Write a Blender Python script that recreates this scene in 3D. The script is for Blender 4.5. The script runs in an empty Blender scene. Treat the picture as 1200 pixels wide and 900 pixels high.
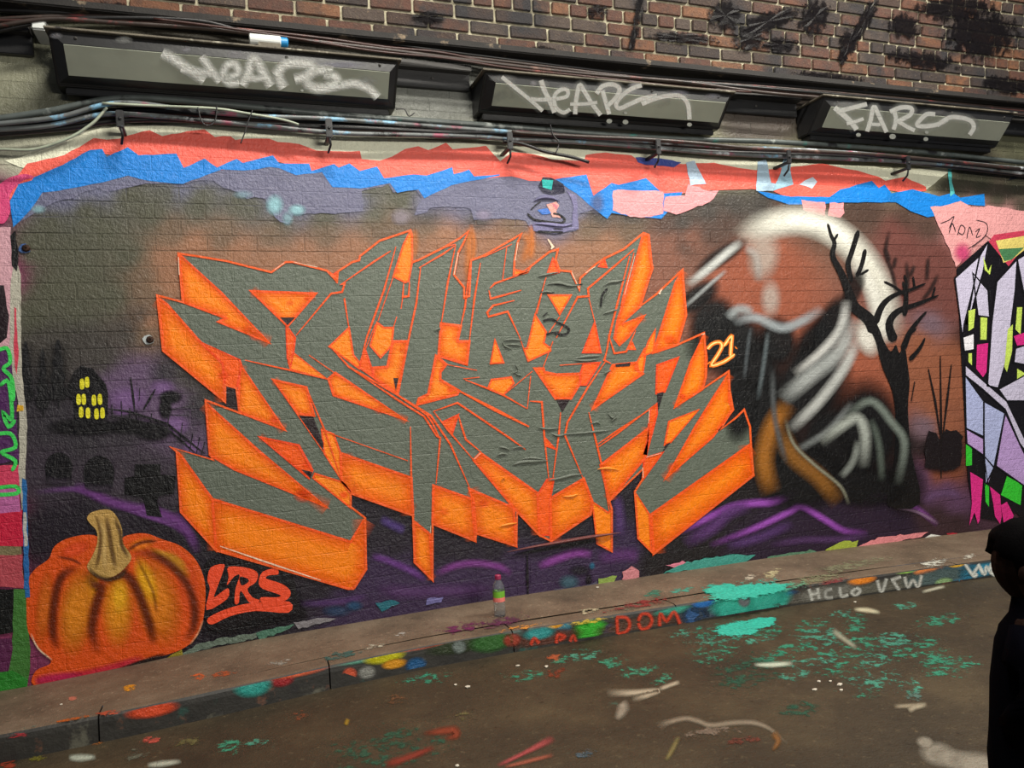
import bpy, bmesh, math, random
import numpy as np
from mathutils import Vector, Matrix, noise as mnoise
random.seed(7)
SC = bpy.context.scene
COL = SC.collection
# ------------------------------------------------------------------ camera
F_PX = 900.0
YAW, PITCH, ROLL = math.radians(19.51), math.radians(0.69), math.radians(-3.27)
CAM = np.array([0.0, -3.92, 1.115])
_F = np.array([math.sin(YAW)*math.cos(PITCH), math.cos(YAW)*math.cos(PITCH), math.sin(PITCH)])
_r = np.array([math.cos(YAW), -math.sin(YAW), 0.0]); _u = np.cross(_r, _F)
AR = _r*math.cos(ROLL) + _u*math.sin(ROLL)
AU = -_r*math.sin(ROLL) + _u*math.cos(ROLL)
cd = bpy.data.cameras.new('camera'); cam = bpy.data.objects.new('camera', cd); COL.objects.link(cam)
cd.sensor_width = 36.0; cd.lens = 36.0*F_PX/1200.0; cd.clip_start = 0.05
cam.matrix_world = Matrix(((AR[0], AU[0], -_F[0], CAM[0]), (AR[1], AU[1], -_F[1], CAM[1]),
                           (AR[2], AU[2], -_F[2], CAM[2]), (0, 0, 0, 1)))
SC.camera = cam
# ------------------------------------------------------------------ world, lamps, exposure
w = bpy.data.worlds.new('tunnel_air'); SC.world = w; w.use_nodes = True
w.node_tree.nodes['Background'].inputs[0].default_value = (0.80, 0.86, 1.0, 1)
w.node_tree.nodes['Background'].inputs[1].default_value = 0.10
def area(name, loc, target, sx, sy, power, col):
    l = bpy.data.lights.new(name, 'AREA'); l.shape = 'RECTANGLE'; l.size = sx; l.size_y = sy
    l.energy = power; l.color = col
    o = bpy.data.objects.new(name, l); COL.objects.link(o); o.location = loc
    o.rotation_euler = (Vector(target)-Vector(loc)).to_track_quat('-Z', 'Y').to_euler()
    return o
WARM = (1.0, 0.955, 0.86)
area('tunnel_crown_lamp', (0.7, -2.3, 4.8), (0.9, 0, 1.2), 1.5, 0.25, 150, WARM)
area('tunnel_crown_lamp', (4.0, -1.9, 4.8), (3.9, -.3, 1.0), 1.5, 0.25, 175, WARM)
area('opposite_wall_lamp', (2.6, -6.3, 2.4), (2.4, 0, 1.9), 2.0, 0.4, 190, WARM)
SC.view_settings.view_transform = 'Standard'
SC.view_settings.look = 'None'
SC.view_settings.gamma = 1.0
SC.view_settings.use_curve_mapping = False
SC.view_settings.exposure = 0.14
try: SC.cycles.transparent_max_bounces = 32
except Exception: pass

# ------------------------------------------------------------------ geometry of the place
def ray(px, py): return _F + AR*((px-600)/F_PX) - AU*((py-450)/F_PX)
def on_y(px, py, y):                     # where the mural design point lies on a plane parallel to the wall
    d = ray(px, py); return CAM + d*((y-CAM[1])/d[1])
def on_z(px, py, z):
    d = ray(px, py); return CAM + d*((z-CAM[2])/d[2])
KX = [-3, -.9, -.46, -.07, .36, .75, 1.14, 1.62, 2.09, 2.63, 3.2, 4.07, 5.0, 8]
KY = [-.74, -.69, -.655, -.60, -.53, -.49, -.485, -.495, -.51, -.52, -.565, -.64, -.70, -.85]
def kerb_y(x): return float(np.interp(x, KX, KY))
def base_z(x): return float(np.interp(x, [-3, -.9, 0, 1.3, 3, 4.65, 8], [-.09, -.045, .005, .026, .025, -.005, -.08]))
ROAD_Z = -0.10
def pave_z(x, y):
    t = min(max(y/kerb_y(x), 0), 1); return base_z(x)*(1-t)
def on_pave(px, py, off=0.0):
    z = 0.0
    for _ in range(6):
        p = on_z(px, py, z); z = pave_z(p[0], p[1]) + off
    return on_z(px, py, z)
def on_road(px, py, off=0.0): return on_z(px, py, ROAD_Z+off)
def on_kerb(px, py, off=0.0):
    y = -.5
    for _ in range(8):
        p = on_y(px, py, y); y = kerb_y(p[0])-off
    p = on_y(px, py, y); 
    if p[2] > -0.004: p[2] = -0.004
    if p[2] < ROAD_Z+.002: p[2] = ROAD_Z+.002
    return p
LAY0, LAYD = 0.0035, 0.0006
def on_wall(px, py, layer=0): return on_y(px, py, -(LAY0+LAYD*layer))

# ------------------------------------------------------------------ colour and materials
def lin(c):
    c = c/255.0
    return c/12.92 if c <= .04045 else ((c+.055)/1.055)**2.4
def L(rgb, a=1.0): return (lin(rgb[0]), lin(rgb[1]), lin(rgb[2]), a)

class NT:
    def __init__(s, name):
        s.m = bpy.data.materials.new(name); s.m.use_nodes = True
        s.t = s.m.node_tree; s.n = s.t.nodes; s.bsdf = s.n['Principled BSDF']; s.out = s.n['Material Output']
    def add(s, typ, **kw):
        n = s.n.new(typ)
        for k, v in kw.items():
            if k == 'inp':
                for a, b in v.items(): n.inputs[a].default_value = b
            else: setattr(n, k, v)
        return n
    def link(s, a, b): s.t.links.new(a, b)
    def math(s, op, a, b=None, clamp=False):
        n = s.n.new('ShaderNodeMath'); n.operation = op; n.use_clamp = clamp
        for i, v in enumerate((a, b)):
            if v is None: continue
            if isinstance(v, (int, float)): n.inputs[i].default_value = v
            else: s.link(v, n.inputs[i])
        return n.outputs[0]
    def noise(s, vec, scale, detail=3, rough=.55):
        n = s.add('ShaderNodeTexNoise', inp={'Scale': scale, 'Detail': detail, 'Roughness': rough})
        s.link(vec, n.inputs['Vector']); return n.outputs['Fac']
    def ramp(s, fac, stops, interp='LINEAR'):
        n = s.n.new('ShaderNodeValToRGB'); n.color_ramp.interpolation = interp
        el = n.color_ramp.elements
        while len(el) < len(stops): el.new(.5)
        for e, (p, c) in zip(el, stops): e.position = p; e.color = c
        s.link(fac, n.inputs[0]); return n.outputs[0]
    def mix(s, fac, a, b, blend='MIX'):
        n = s.n.new('ShaderNodeMix'); n.data_type = 'RGBA'; n.blend_type = blend
        for sock, v in ((n.inputs['Factor'], fac), (n.inputs['A'], a), (n.inputs['B'], b)): 
            pass
        ins = [n.inputs[0], n.inputs[6], n.inputs[7]]
        for sock, v in zip(ins, (fac, a, b)):
            if isinstance(v, (int, float)): sock.default_value = v
            elif isinstance(v, tuple): sock.default_value = v
            else: s.link(v, sock)
        return n.outputs[2]
    def pos(s): return s.n.new('ShaderNodeNewGeometry').outputs['Position']

def paint_material(name, soft=False, joints=False, splat=False, matt=False):
    k = NT(name); pos = k.pos()
    at = k.add('ShaderNodeAttribute', attribute_name='paint')
    big = k.noise(pos, 9, 4, .6); fine = k.noise(pos, 70, 4, .65); grit = k.noise(pos, 210, 2, .5)
    v = k.math('ADD', k.math('MULTIPLY', big, .34), k.math('MULTIPLY', fine, .30))
    v = k.math('ADD', v, .70)
    hs = k.n.new('ShaderNodeHueSaturation'); k.link(at.outputs['Color'], hs.inputs['Color']); k.link(v, hs.inputs['Value'])
    k.link(hs.outputs[0], k.bsdf.inputs['Base Color'])
    rgh = k.math('ADD', k.math('MULTIPLY', fine, .36), .17)
    k.link(rgh, k.bsdf.inputs['Roughness'])
    k.bsdf.inputs['Specular IOR Level'].default_value = .05 if matt else .36
    lump = k.noise(pos, 34, 3, .6)
    h = k.math('ADD', k.math('MULTIPLY', lump, .55), k.math('ADD', k.math('MULTIPLY', fine, .5), k.math('MULTIPLY', grit, .14)))
    if joints:
        sep = k.n.new('ShaderNodeSeparateXYZ'); k.link(pos, sep.inputs[0])
        cmb = k.n.new('ShaderNodeCombineXYZ'); k.link(sep.outputs[0], cmb.inputs[0]); k.link(k.math('ADD', sep.outputs[2], 3.0), cmb.inputs[1])
        br = k.add('ShaderNodeTexBrick', offset=.5, inp={'Scale': 1.0, 'Mortar Size': .0035, 'Mortar Smooth': .6, 'Brick Width': .225, 'Row Height': .075})
        k.link(cmb.outputs[0], br.inputs['Vector'])
        h = k.math('SUBTRACT', h, k.math('MULTIPLY', br.outputs['Fac'], .10))
    b = k.add('ShaderNodeBump', inp={'Strength': .15 if matt else .7, 'Distance': .014}); k.link(h, b.inputs['Height']); k.link(b.outputs[0], k.bsdf.inputs['Normal'])
    if soft:
        tr = k.n.new('ShaderNodeBsdfTransparent'); mx = k.n.new('ShaderNodeMixShader')
        if splat:
            n1 = k.noise(pos, 24, 7, .75)
            a = k.math('ADD', at.outputs['Alpha'], k.math('MULTIPLY', k.math('SUBTRACT', n1, .5), 3.4))
            a = k.math('MULTIPLY', k.math('SUBTRACT', a, .50), 4.0, clamp=True)
            a = k.math('MULTIPLY', a, k.math('MULTIPLY', k.math('ADD', fine, .35), 1.0, clamp=True), clamp=True)
            a = k.math('MULTIPLY', a, k.math('GREATER_THAN', at.outputs['Alpha'], .01))
        else:
            g = k.math('ADD', k.math('MULTIPLY', grit, .5), .75)
            a = k.math('MULTIPLY', at.outputs['Alpha'], g, clamp=True)
        k.link(a, mx.inputs[0]); k.link(tr.outputs[0], mx.inputs[1]); k.link(k.bsdf.outputs[0], mx.inputs[2])
        k.link(mx.outputs[0], k.out.inputs['Surface'])
    return k.m

M_PAINT = paint_material('sprayed paint on brick')
M_FILM = paint_material('sprayed paint film', joints=True)
M_SOFT = paint_material('sprayed paint mist', soft=True, joints=True)
M_STAIN_SHADE = paint_material('matt sooty shade stain', soft=True, splat=True, matt=True)
M_SPLAT = paint_material('splattered floor paint', soft=True, splat=True)

def simple(name, rgb, rough=.5, metal=0.0, var=.25, scale=20, bump=.2, spots=None, spot_scale=7, spot_lo=.60, spec=.5):
    k = NT(name); pos = k.pos(); n1 = k.noise(pos, scale, 4, .6); n2 = k.noise(pos, scale*6, 3, .6)
    c = L(rgb)
    col = k.ramp(n1, [(.25, (c[0]*(1-var), c[1]*(1-var), c[2]*(1-var), 1)), (.75, (c[0]*(1+var), c[1]*(1+var), c[2]*(1+var), 1))])
    if spots:
        for i, s in enumerate(spots):
            off = k.add('ShaderNodeVectorMath', operation='ADD'); k.link(pos, off.inputs[0]); off.inputs[1].default_value = (3.1*i+1, 7.7*i, 1.3*i)
            m = k.noise(off.outputs[0], spot_scale*(1+.3*i), 5, .65)
            f = k.math('MULTIPLY', k.math('SUBTRACT', m, spot_lo), 12, clamp=True)
            col = k.mix(f, col, L(s))
    k.link(col, k.bsdf.inputs['Base Color'])
    k.bsdf.inputs['Roughness'].default_value = rough; k.bsdf.inputs['Metallic'].default_value = metal
    k.bsdf.inputs['Specular IOR Level'].default_value = spec
    b = k.add('ShaderNodeBump', inp={'Strength': bump, 'Distance': .004}); k.link(n2, b.inputs['Height']); k.link(b.outputs[0], k.bsdf.inputs['Normal'])
    return k.m

# ------------------------------------------------------------------ object helpers
def tag(o, label=None, cat=None, group=None, kind=None):
    if label: o['label'] = label
    if cat: o['category'] = cat
    if group: o['group'] = group
    if kind: o['kind'] = kind
    return o
def empty(name, loc, label=None, cat=None, group=None, kind=None):
    o = bpy.data.objects.new(name, None); COL.objects.link(o); o.location = loc; o.empty_display_size = .1
    bpy.context.view_layer.update()
    return tag(o, label, cat, group, kind)
def add_obj(name, me, parent=None):
    o = bpy.data.objects.new(name, me); COL.objects.link(o)
    if parent is not None:
        o.parent = parent
        o.matrix_parent_inverse = Matrix.Translation(parent.location).inverted() if parent.type == 'EMPTY' else Matrix()
    return o
def mesh(name, vs, fs, mat, parent=None, cols=None, smooth=False):
    me = bpy.data.meshes.new(name); me.from_pydata([tuple(map(float, v)) for v in vs], [], fs); me.update()
    if mat: me.materials.append(mat)
    if cols is not None:
        a = me.color_attributes.new('paint', 'FLOAT_COLOR', 'POINT')
        arr = np.array(cols, np.float32)
        if arr.ndim == 1: arr = np.tile(arr, (len(vs), 1))
        a.data.foreach_set('color', arr.ravel())
    if smooth: me.polygons.foreach_set('use_smooth', [True]*len(me.polygons))
    return add_obj(name, me, parent)
def bm_obj(name, bm, mat, parent=None, smooth=False):
    me = bpy.data.meshes.new(name); bmesh.ops.recalc_face_normals(bm, faces=bm.faces); bm.to_mesh(me); bm.free()
    if mat: me.materials.append(mat)
    if smooth: me.polygons.foreach_set('use_smooth', [True]*len(me.polygons))
    return add_obj(name, me, parent)
def P(s): return [tuple(map(float, t.split(','))) for t in s.split()]
def smooth_line(pts, n=6, closed=False):
    p = np.array(pts, float); out = []; N = len(p)
    rng = range(N if closed else N-1)
    for i in rng:
        if closed: a, b, c, d = p[(i-1) % N], p[i], p[(i+1) % N], p[(i+2) % N]
        else: a, b, c, d = p[max(i-1, 0)], p[i], p[i+1], p[min(i+2, N-1)]
        for k in range(n):
            t = k/n
            out.append(.5*((2*b)+(c-a)*t+(2*a-5*b+4*c-d)*t*t+(3*b-a-3*c+d)*t**3))
    if not closed: out.append(p[-1])
    return [tuple(q) for q in out]
def ragged(pts, amp=1.2, step=5):
    out = []
    for i in range(len(pts)):
        a = np.array(pts[i]); b = np.array(pts[(i+1) % len(pts)]); n = max(1, int(np.linalg.norm(b-a)/step))
        for k in range(n): out.append(tuple(a+(b-a)*k/n+np.random.uniform(-amp, amp, 2)))
    return out
np.random.seed(3)
class Layer:
    """collects flat paint patches that become ONE part"""
    def __init__(s, surf): s.v = []; s.f = []; s.c = []; s.surf = surf
    def poly(s, pts, rgb, layer):
        b = len(s.v); s.v += [s.surf(x, y, layer) for x, y in pts]; s.f.append(list(range(b, b+len(pts)))); s.c += [L(rgb)]*len(pts)
    def stroke(s, pts, width, rgb, layer, closed=False, taper=True):
        p = np.array(pts, float); N = len(p); b = len(s.v)
        for i in range(N):
            pr = p[(i-1) % N] if (closed or i > 0) else p[i]; nx = p[(i+1) % N] if (closed or i < N-1) else p[i]
            t1 = p[i]-pr; t2 = nx-p[i]
            if np.linalg.norm(t1) < 1e-6: t1 = t2
            if np.linalg.norm(t2) < 1e-6: t2 = t1
            t1 = t1/(np.linalg.norm(t1)+1e-9); t2 = t2/(np.linalg.norm(t2)+1e-9)
            t = t1+t2; t = t/(np.linalg.norm(t)+1e-9) if np.linalg.norm(t) > .2 else t2
            nrm = np.array([-t[1], t[0]]); cs = max(.45, float(nrm @ np.array([-t1[1], t1[0]])))
            wd = width[i] if isinstance(width, (list, tuple)) else width
            if taper and not closed and i in (0, N-1): wd *= .45
            h = .5*wd/cs
            for sg in (1, -1):
                q = p[i]+nrm*h*sg; s.v.append(s.surf(q[0], q[1], layer)); s.c.append(L(rgb))
        for i in range(N if closed else N-1):
            j = (i+1) % N; s.f.append([b+2*i, b+2*j, b+2*j+1, b+2*i+1])
    def soft(s, pts, width, rgb, alpha, layer, prof=((-1, 0), (-.6, .45), (-.2, 1), (.2, 1), (.6, .45), (1, 0)), ends=True, n=5):
        p = np.array(smooth_line(pts, n), float); N = len(p); b = len(s.v); K = len(prof)
        for i in range(N):
            t = p[min(i+1, N-1)]-p[max(i-1, 0)]; t = t/(np.linalg.norm(t)+1e-9); nrm = np.array([-t[1], t[0]])
            wd = width if not isinstance(width, (list, tuple)) else float(np.interp(i/(N-1), np.linspace(0, 1, len(width)), width))
            ea = 1.0
            if ends:
                u = min(i, N-1-i)/max(1, N*.22); ea = min(1, u)
            for o, a in prof:
                q = p[i]+nrm*(o*wd/2); s.v.append(s.surf(q[0], q[1], layer)); s.c.append(L(rgb, a*alpha*ea))
        for i in range(N-1):
            for j in range(K-1): s.f.append([b+i*K+j, b+(i+1)*K+j, b+(i+1)*K+j+1, b+i*K+j+1])
    def blob(s, cx, cy, rx, ry, rgb, alpha, layer, rot=0, core=.35, seg=20):
        b = len(s.v); s.v.append(s.surf(cx, cy, layer)); s.c.append(L(rgb, alpha)); cr, sr = math.cos(math.radians(rot)), math.sin(math.radians(rot))
        rings = [(core, 1), ((1+core)/2, .5), (1, 0)]
        for rr, a in rings:
            for k in range(seg):
                t = 2*math.pi*k/seg; x, y = rx*rr*math.cos(t), ry*rr*math.sin(t)
                s.v.append(s.surf(cx+x*cr-y*sr, cy+x*sr+y*cr, layer)); s.c.append(L(rgb, alpha*a))
        for k in range(seg): s.f.append([b, b+1+k, b+1+(k+1) % seg])
        for r in range(2):
            for k in range(seg):
                a0 = b+1+r*seg; s.f.append([a0+k, a0+seg+k, a0+seg+(k+1) % seg, a0+(k+1) % seg])
    def build(s, name, mat, parent=None): return mesh(name, s.v, s.f, mat, parent, s.c)

_cnt = [0]
def lay(layer):
    _cnt[0] += 1; return layer+(_cnt[0] % 12)*.08
def pp(name, parent, pts, rgb, layer, surf=None, mat=None):
    l = Layer(surf or on_wall); l.poly(pts, rgb, lay(layer)); return l.build(name, mat or M_FILM, parent)
def ps(name, parent, pts, width, rgb, layer, closed=False, surf=None, taper=True, mat=None):
    l = Layer(surf or on_wall); l.stroke(pts, width, rgb, lay(layer), closed, taper); return l.build(name, mat or M_FILM, parent)
def pm(name, parent, pts, width, rgb, alpha, layer, surf=None, ends=True, mat=None, **kw):
    l = Layer(surf or on_wall); l.soft(pts, width, rgb, alpha, lay(layer), ends=ends, **kw); return l.build(name, mat or M_SOFT, parent)
def pb(name, parent, cx, cy, rx, ry, rgb, alpha, layer, rot=0, core=.35, surf=None, mat=None):
    l = Layer(surf or on_wall); l.blob(cx, cy, rx, ry, rgb, alpha, lay(layer), rot, core); return l.build(name, mat or M_SOFT, parent)

def tube(pts, rad, seg=8, cap=True):
    """verts, faces of a round tube along 3D points"""
    p = [Vector(q) for q in pts]; vs = []; fs = []; N = len(p)
    for i in range(N):
        t = (p[min(i+1, N-1)]-p[max(i-1, 0)]).normalized()
        a = t.cross(Vector((0, 0, 1)))
        if a.length < 1e-3: a = t.cross(Vector((0, 1, 0)))
        a.normalize(); b = t.cross(a)
        r = rad[i] if isinstance(rad, (list, tuple)) else rad
        for k in range(seg):
            an = 2*math.pi*k/seg; vs.append(p[i]+a*(r*math.cos(an))+b*(r*math.sin(an)))
    for i in range(N-1):
        for k in range(seg): fs.append([i*seg+k, i*seg+(k+1) % seg, (i+1)*seg+(k+1) % seg, (i+1)*seg+k])
    if cap: fs.append(list(range(seg))[::-1]); fs.append(list(range((N-1)*seg, N*seg)))
    return vs, fs
def tube_obj(name, pts, rad, mat, parent=None, seg=8): 
    v, f = tube(pts, rad, seg); return mesh(name, v, f, mat, parent, smooth=True)
def box_bm(bm, x0, x1, y0, y1, z0, z1, bev=0):
    r = bmesh.ops.create_cube(bm, size=1); vs = r['verts']
    for v in vs: v.co = Vector(((x0+x1)/2+v.co.x*(x1-x0), (y0+y1)/2+v.co.y*(y1-y0), (z0+z1)/2+v.co.z*(z1-z0)))
    if bev:
        es = list({e for v in vs for e in v.link_edges}); bmesh.ops.bevel(bm, geom=es, offset=bev, segments=2, affect='EDGES')
def box_obj(name, x0, x1, y0, y1, z0, z1, mat, parent=None, bev=0):
    bm = bmesh.new(); box_bm(bm, x0, x1, y0, y1, z0, z1, bev); return bm_obj(name, bm, mat, parent)
def lathe(prof, c, axis, seg=18):
    ax = Vector(axis).normalized(); a = ax.orthogonal().normalized(); b = ax.cross(a); vs = []; fs = []; c = Vector(c)
    for h, r in prof:
        for k in range(seg):
            t = 2*math.pi*k/seg; vs.append(c+ax*h+a*(r*math.cos(t))+b*(r*math.sin(t)))
    for i in range(len(prof)-1):
        for k in range(seg): fs.append([i*seg+k, i*seg+(k+1) % seg, (i+1)*seg+(k+1) % seg, (i+1)*seg+k])
    fs.append(list(range(seg))[::-1]); fs.append(list(range((len(prof)-1)*seg, len(prof)*seg)))
    return vs, fs

# ------------------------------------------------------------------ sprayed ground colours of the wall (photo-frame design points)
BGP = []
def bg_add(rgb, s): BGP.extend((x, y, rgb) for x, y in P(s))
bg_add((128, 128, 108), '10,80 40,85 15,110 30,100 50,70')
bg_add((92, 92, 76), '60,115 100,125 120,112 20,130')
bg_add((100, 102, 96), '480,115 520,115 550,125 500,130 530,105')
bg_add((70, 62, 56), '880,130 910,140 930,125 870,150 900,155 600,120 700,130 250,110 350,115 150,110 1000,150 1100,160')
bg_add((85, 85, 66), '1185,160 1200,175')
bg_add((172, 172, 152), '60,165 100,150 20,178 30,186 320,158 380,165 420,170 450,180 300,156 480,165 590,172 560,166 240,148 690,180 720,178')
bg_add((170, 168, 138), '860,195 900,190 1000,192 1040,198 1060,205 960,188 1020,196 1075,208 1100,198 830,188')
bg_add((60, 60, 48), '1110,215 1150,215 1190,220 1130,205 1170,235 1195,195 1120,230 1195,245')
bg_add((96, 97, 122), '330,215 360,225 300,215 260,200 210,220 400,230 420,235 350,240 320,235 560,225 530,230 580,230 550,240 500,240 600,215 620,225 640,240 610,235 660,230 680,240 590,218 110,215 60,230 80,228 130,210 240,208 285,210 650,260')
bg_add((74, 74, 60), '60,260 100,250 150,230 200,225 240,225 40,290 80,290 120,270 180,250 230,240 280,235 300,240 100,320 60,340 150,300 40,370 90,370 130,350 430,225 470,235 330,255 380,255 440,255')
bg_add((60, 56, 52), '50,400 100,400 150,390 60,430 120,420 170,370 90,390 220,440 250,465 500,255 560,255 700,250 740,255 800,262 830,250 860,240 890,240')
bg_add((104, 84, 66), '200,270 260,275 320,275 380,275 440,268 170,320 175,350 460,262 170,390 500,270 600,265 690,268 740,270')
bg_add((142, 100, 74), '230,292 280,298 320,306 360,298 400,300 420,293 195,310 200,330 178,375 505,285 520,280 555,285 575,290 625,300 690,300 715,290 670,305 595,280')
bg_add((122, 80, 64), '770,290 790,300 775,325 760,345 810,280 785,285')
bg_add((74, 56, 48), '800,290 830,270 850,260 780,268 920,236 960,245 1000,250 1020,245 1060,255 1090,265')
bg_add((142, 78, 56), '870,320 880,345 900,350 860,335 890,300 905,320 890,365 1000,430 1020,480 1010,450 1040,480 1030,510')
bg_add((104, 62, 56), '1060,290 1080,310 1100,300 1070,340 1090,350 1105,330 1050,270 1110,360')
bg_add((138, 84, 60), '1080,400 1100,430 1115,460 1085,460 1095,480 1110,500 1075,430 1120,420')
bg_add((110, 90, 100), '1085,500 1090,380')
bg_add((46, 42, 48), '60,480 100,500 40,460 150,500 220,510 60,500 190,440 230,480 100,520')
bg_add((92, 72, 100), '150,450 165,440 200,470 180,460 135,455 210,500 225,515 190,490')
bg_add((54, 46, 56), '60,545 110,555 140,560 190,570 205,560 40,560 60,570 170,545')
bg_add((30, 24, 33), '60,610 100,605 80,630 40,640 40,620 180,610 200,630 230,655 250,680 300,660 340,690 380,690 260,730 320,730 440,600 450,580 430,640 460,640 520,640 540,650 580,645 620,610 680,615 470,600 735,570 725,600 740,590')
bg_add((52, 36, 66), '400,700 450,690 500,690 470,670 540,670 580,680 440,665 600,660 650,680 690,670 620,690 730,640 720,620')
bg_add((26, 22, 24), '800,620 850,600 820,640 870,580 770,660 840,625 890,570')
bg_add((38, 26, 44), '860,630 900,615 940,620 980,610 1000,625 1040,600 1060,610 900,640 1050,590')
bg_add((88, 60, 88), '1090,580 1110,570 1080,560 1120,590')
bg_add((50, 34, 36), '1100,605 1080,600 1120,610')
bg_add((120, 66, 40), '1100,555 1115,555')
bg_add((20, 18, 18), '1060,520 1050,560 1090,525 1110,525')
bg_add((212, 150, 150), '1120,250 1150,260 1180,255 1190,265 1130,270')
bg_add((20, 16, 22), '1150,560 1170,430 1180,470 1190,540 1140,400')
bg_add((120, 50, 84), '5,230 5,320 5,600 10,650 5,700 10,750 -40,300 -40,600')
_bp = np.array([[x, y] for x, y, c in BGP]); _bc = np.array([L(c)[:3] for x, y, c in BGP])
def bg_color(pts):
    """pts: N x (x, z) on the wall -> N x 3 linear colour"""
    p = np.array([[q[0], 0.0, q[1]] for q in pts])-CAM
    zz = p @ _F; px = 600+F_PX*(p @ AR)/zz; py = 450-F_PX*(p @ AU)/zz
    d2 = (px[:, None]-_bp[None, :, 0])**2+(py[:, None]-_bp[None, :, 1])**2
    wt = 1.0/(d2+90.0)**2.2
    return (wt @ _bc)/wt.sum(1)[:, None]
def to_px(q):
    p = np.array(q, float)-CAM; z = p @ _F
    return 600+F_PX*(p @ AR)/z, 450-F_PX*(p @ AU)/z

# ------------------------------------------------------------------ the brick wall
BW, BH, JT = .225, .075, .0045
WX0, WX1, WZ0, WZ1 = -2.25, 6.525, -.15, 2.925
wall_root = empty('wall_back', (2.0, 0.1, 0), kind='structure')
wall_root['label'] = 'brick tunnel wall sprayed with layers of paint'
nx, nz = 110, 40
gx = np.linspace(WX0, WX1, nx+1); gz = np.linspace(WZ0, WZ1, nz+1)
gv = [(x, 0.0016, z) for z in gz for x in gx]
gf = [[j*(nx+1)+i, j*(nx+1)+i+1, (j+1)*(nx+1)+i+1, (j+1)*(nx+1)+i] for j in range(nz) for i in range(nx)]
gc = np.ones((len(gv), 4), np.float32); gc[:, :3] = bg_color([(v[0], v[2]) for v in gv])*.92
nb = len(gv); gv += [(WX0, .3, WZ0), (WX1, .3, WZ0), (WX1, .3, WZ1), (WX0, .3, WZ1)]
gc = np.vstack([gc, np.tile([[.1, .1, .1, 1]], (4, 1))])
gf += [[nb+1, nb, nb+3, nb+2], [0, nb, nb+1, nx], [nx, nb+1, nb+2, (nx+1)*(nz+1)-1], [(nx+1)*nz, (nx+1)*(nz+1)-1, nb+2, nb+3], [0, (nx+1)*nz, nb+3, nb]]
mesh('mortar', gv, gf, M_PAINT, wall_root, gc)
def brick_geo(x0, x1, z0, z1, yj, cx=6, cz=2):
    """front face grid with a chamfered rim going back to the joint"""
    ins = .0022; vs = []; fs = []
    xs = np.linspace(x0+ins, x1-ins, cx+1); zs = np.linspace(z0+ins, z1-ins, cz+1)
    for z in zs:
        for x in xs: vs.append((x, yj+random.uniform(-.0006, .0006), z))
    for j in range(cz):
        for i in range(cx): fs.append([j*(cx+1)+i, j*(cx+1)+i+1, (j+1)*(cx+1)+i+1, (j+1)*(cx+1)+i])
    rim = [i for i in range(cx+1)]+[j*(cx+1)+cx for j in range(1, cz+1)]+[cz*(cx+1)+i for i in range(cx-1, -1, -1)]+[j*(cx+1) for j in range(cz-1, 0, -1)]
    b = len(vs); mx, mz = (x0+x1)/2, (z0+z1)/2
    for r in rim:
        v = vs[r]; vs.append((min(max(v[0]+(ins if v[0] > mx else -ins)*(abs(v[0]-mx) > (x1-x0)/2-ins*1.5), x0), x1), .003,
                              min(max(v[2]+(ins if v[2] > mz else -ins)*(abs(v[2]-mz) > (z1-z0)/2-ins*1.5), z0), z1)))
    n = len(rim)
    for k in range(n): fs.append([rim[k], b+k, b+(k+1) % n, rim[(k+1) % n]])
    return vs, fs
bricks = []
for row in range(int(round((WZ1-WZ0)/BH))):
    z0 = WZ0+row*BH+JT/2; z1 = WZ0+(row+1)*BH-JT/2
    offx = (row % 2)*BW/2
    for i in range(-1, int((WX1-WX0)/BW)+1):
        x0 = WX0+i*BW+offx+JT/2; x1 = x0+BW-JT
        x0 = max(x0, WX0); x1 = min(x1, WX1)
        if x1-x0 < .03: continue
        bricks.append((x0, x1, z0, z1, random.uniform(-.0006, .0006)))
LETTER_BOX = P('190,340 215,300 480,290 760,290 800,330 850,450 880,540 765,640 500,650 410,680 250,640 190,420')
def inside(pt, poly):
    x, y = pt; c = False
    for i in range(len(poly)):
        (x1, y1), (x2, y2) = poly[i-1], poly[i]
        if (y1 > y) != (y2 > y) and x < (x2-x1)*(y-y1)/(y2-y1)+x1: c = not c
    return c
def rank(b):
    px, py = to_px(((b[0]+b[1])/2, 0, (b[2]+b[3])/2))
    hid = not (5 < px < 1195 and 150 < py < 800) or inside((px, py), LETTER_BOX)
    # wall that is still bare of lettering and motifs
    if py > 690-.0*px and px < 250: hid = True
    return (hid, math.hypot((b[0]+b[1])/2, 3.92, (b[2]+b[3])/2-1.1))
bricks.sort(key=rank)
sv, sf, scv = [], [], []
for n_, b in enumerate(bricks):
    v, f = brick_geo(*b)
    c = np.ones((len(v), 4), np.float32); c[:, :3] = bg_color([(q[0], q[2]) for q in v])*random.uniform(.94, 1.06)
    if n_ < 300: mesh('brick', v, f, M_PAINT, wall_root, c)
    else:
        o_ = len(sv); sv += v; sf += [[i+o_ for i in q] for q in f]; scv.append(c)
tag(mesh('brick_field', sv, sf, M_PAINT, wall_root, np.vstack(scv)), kind='stuff')

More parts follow.
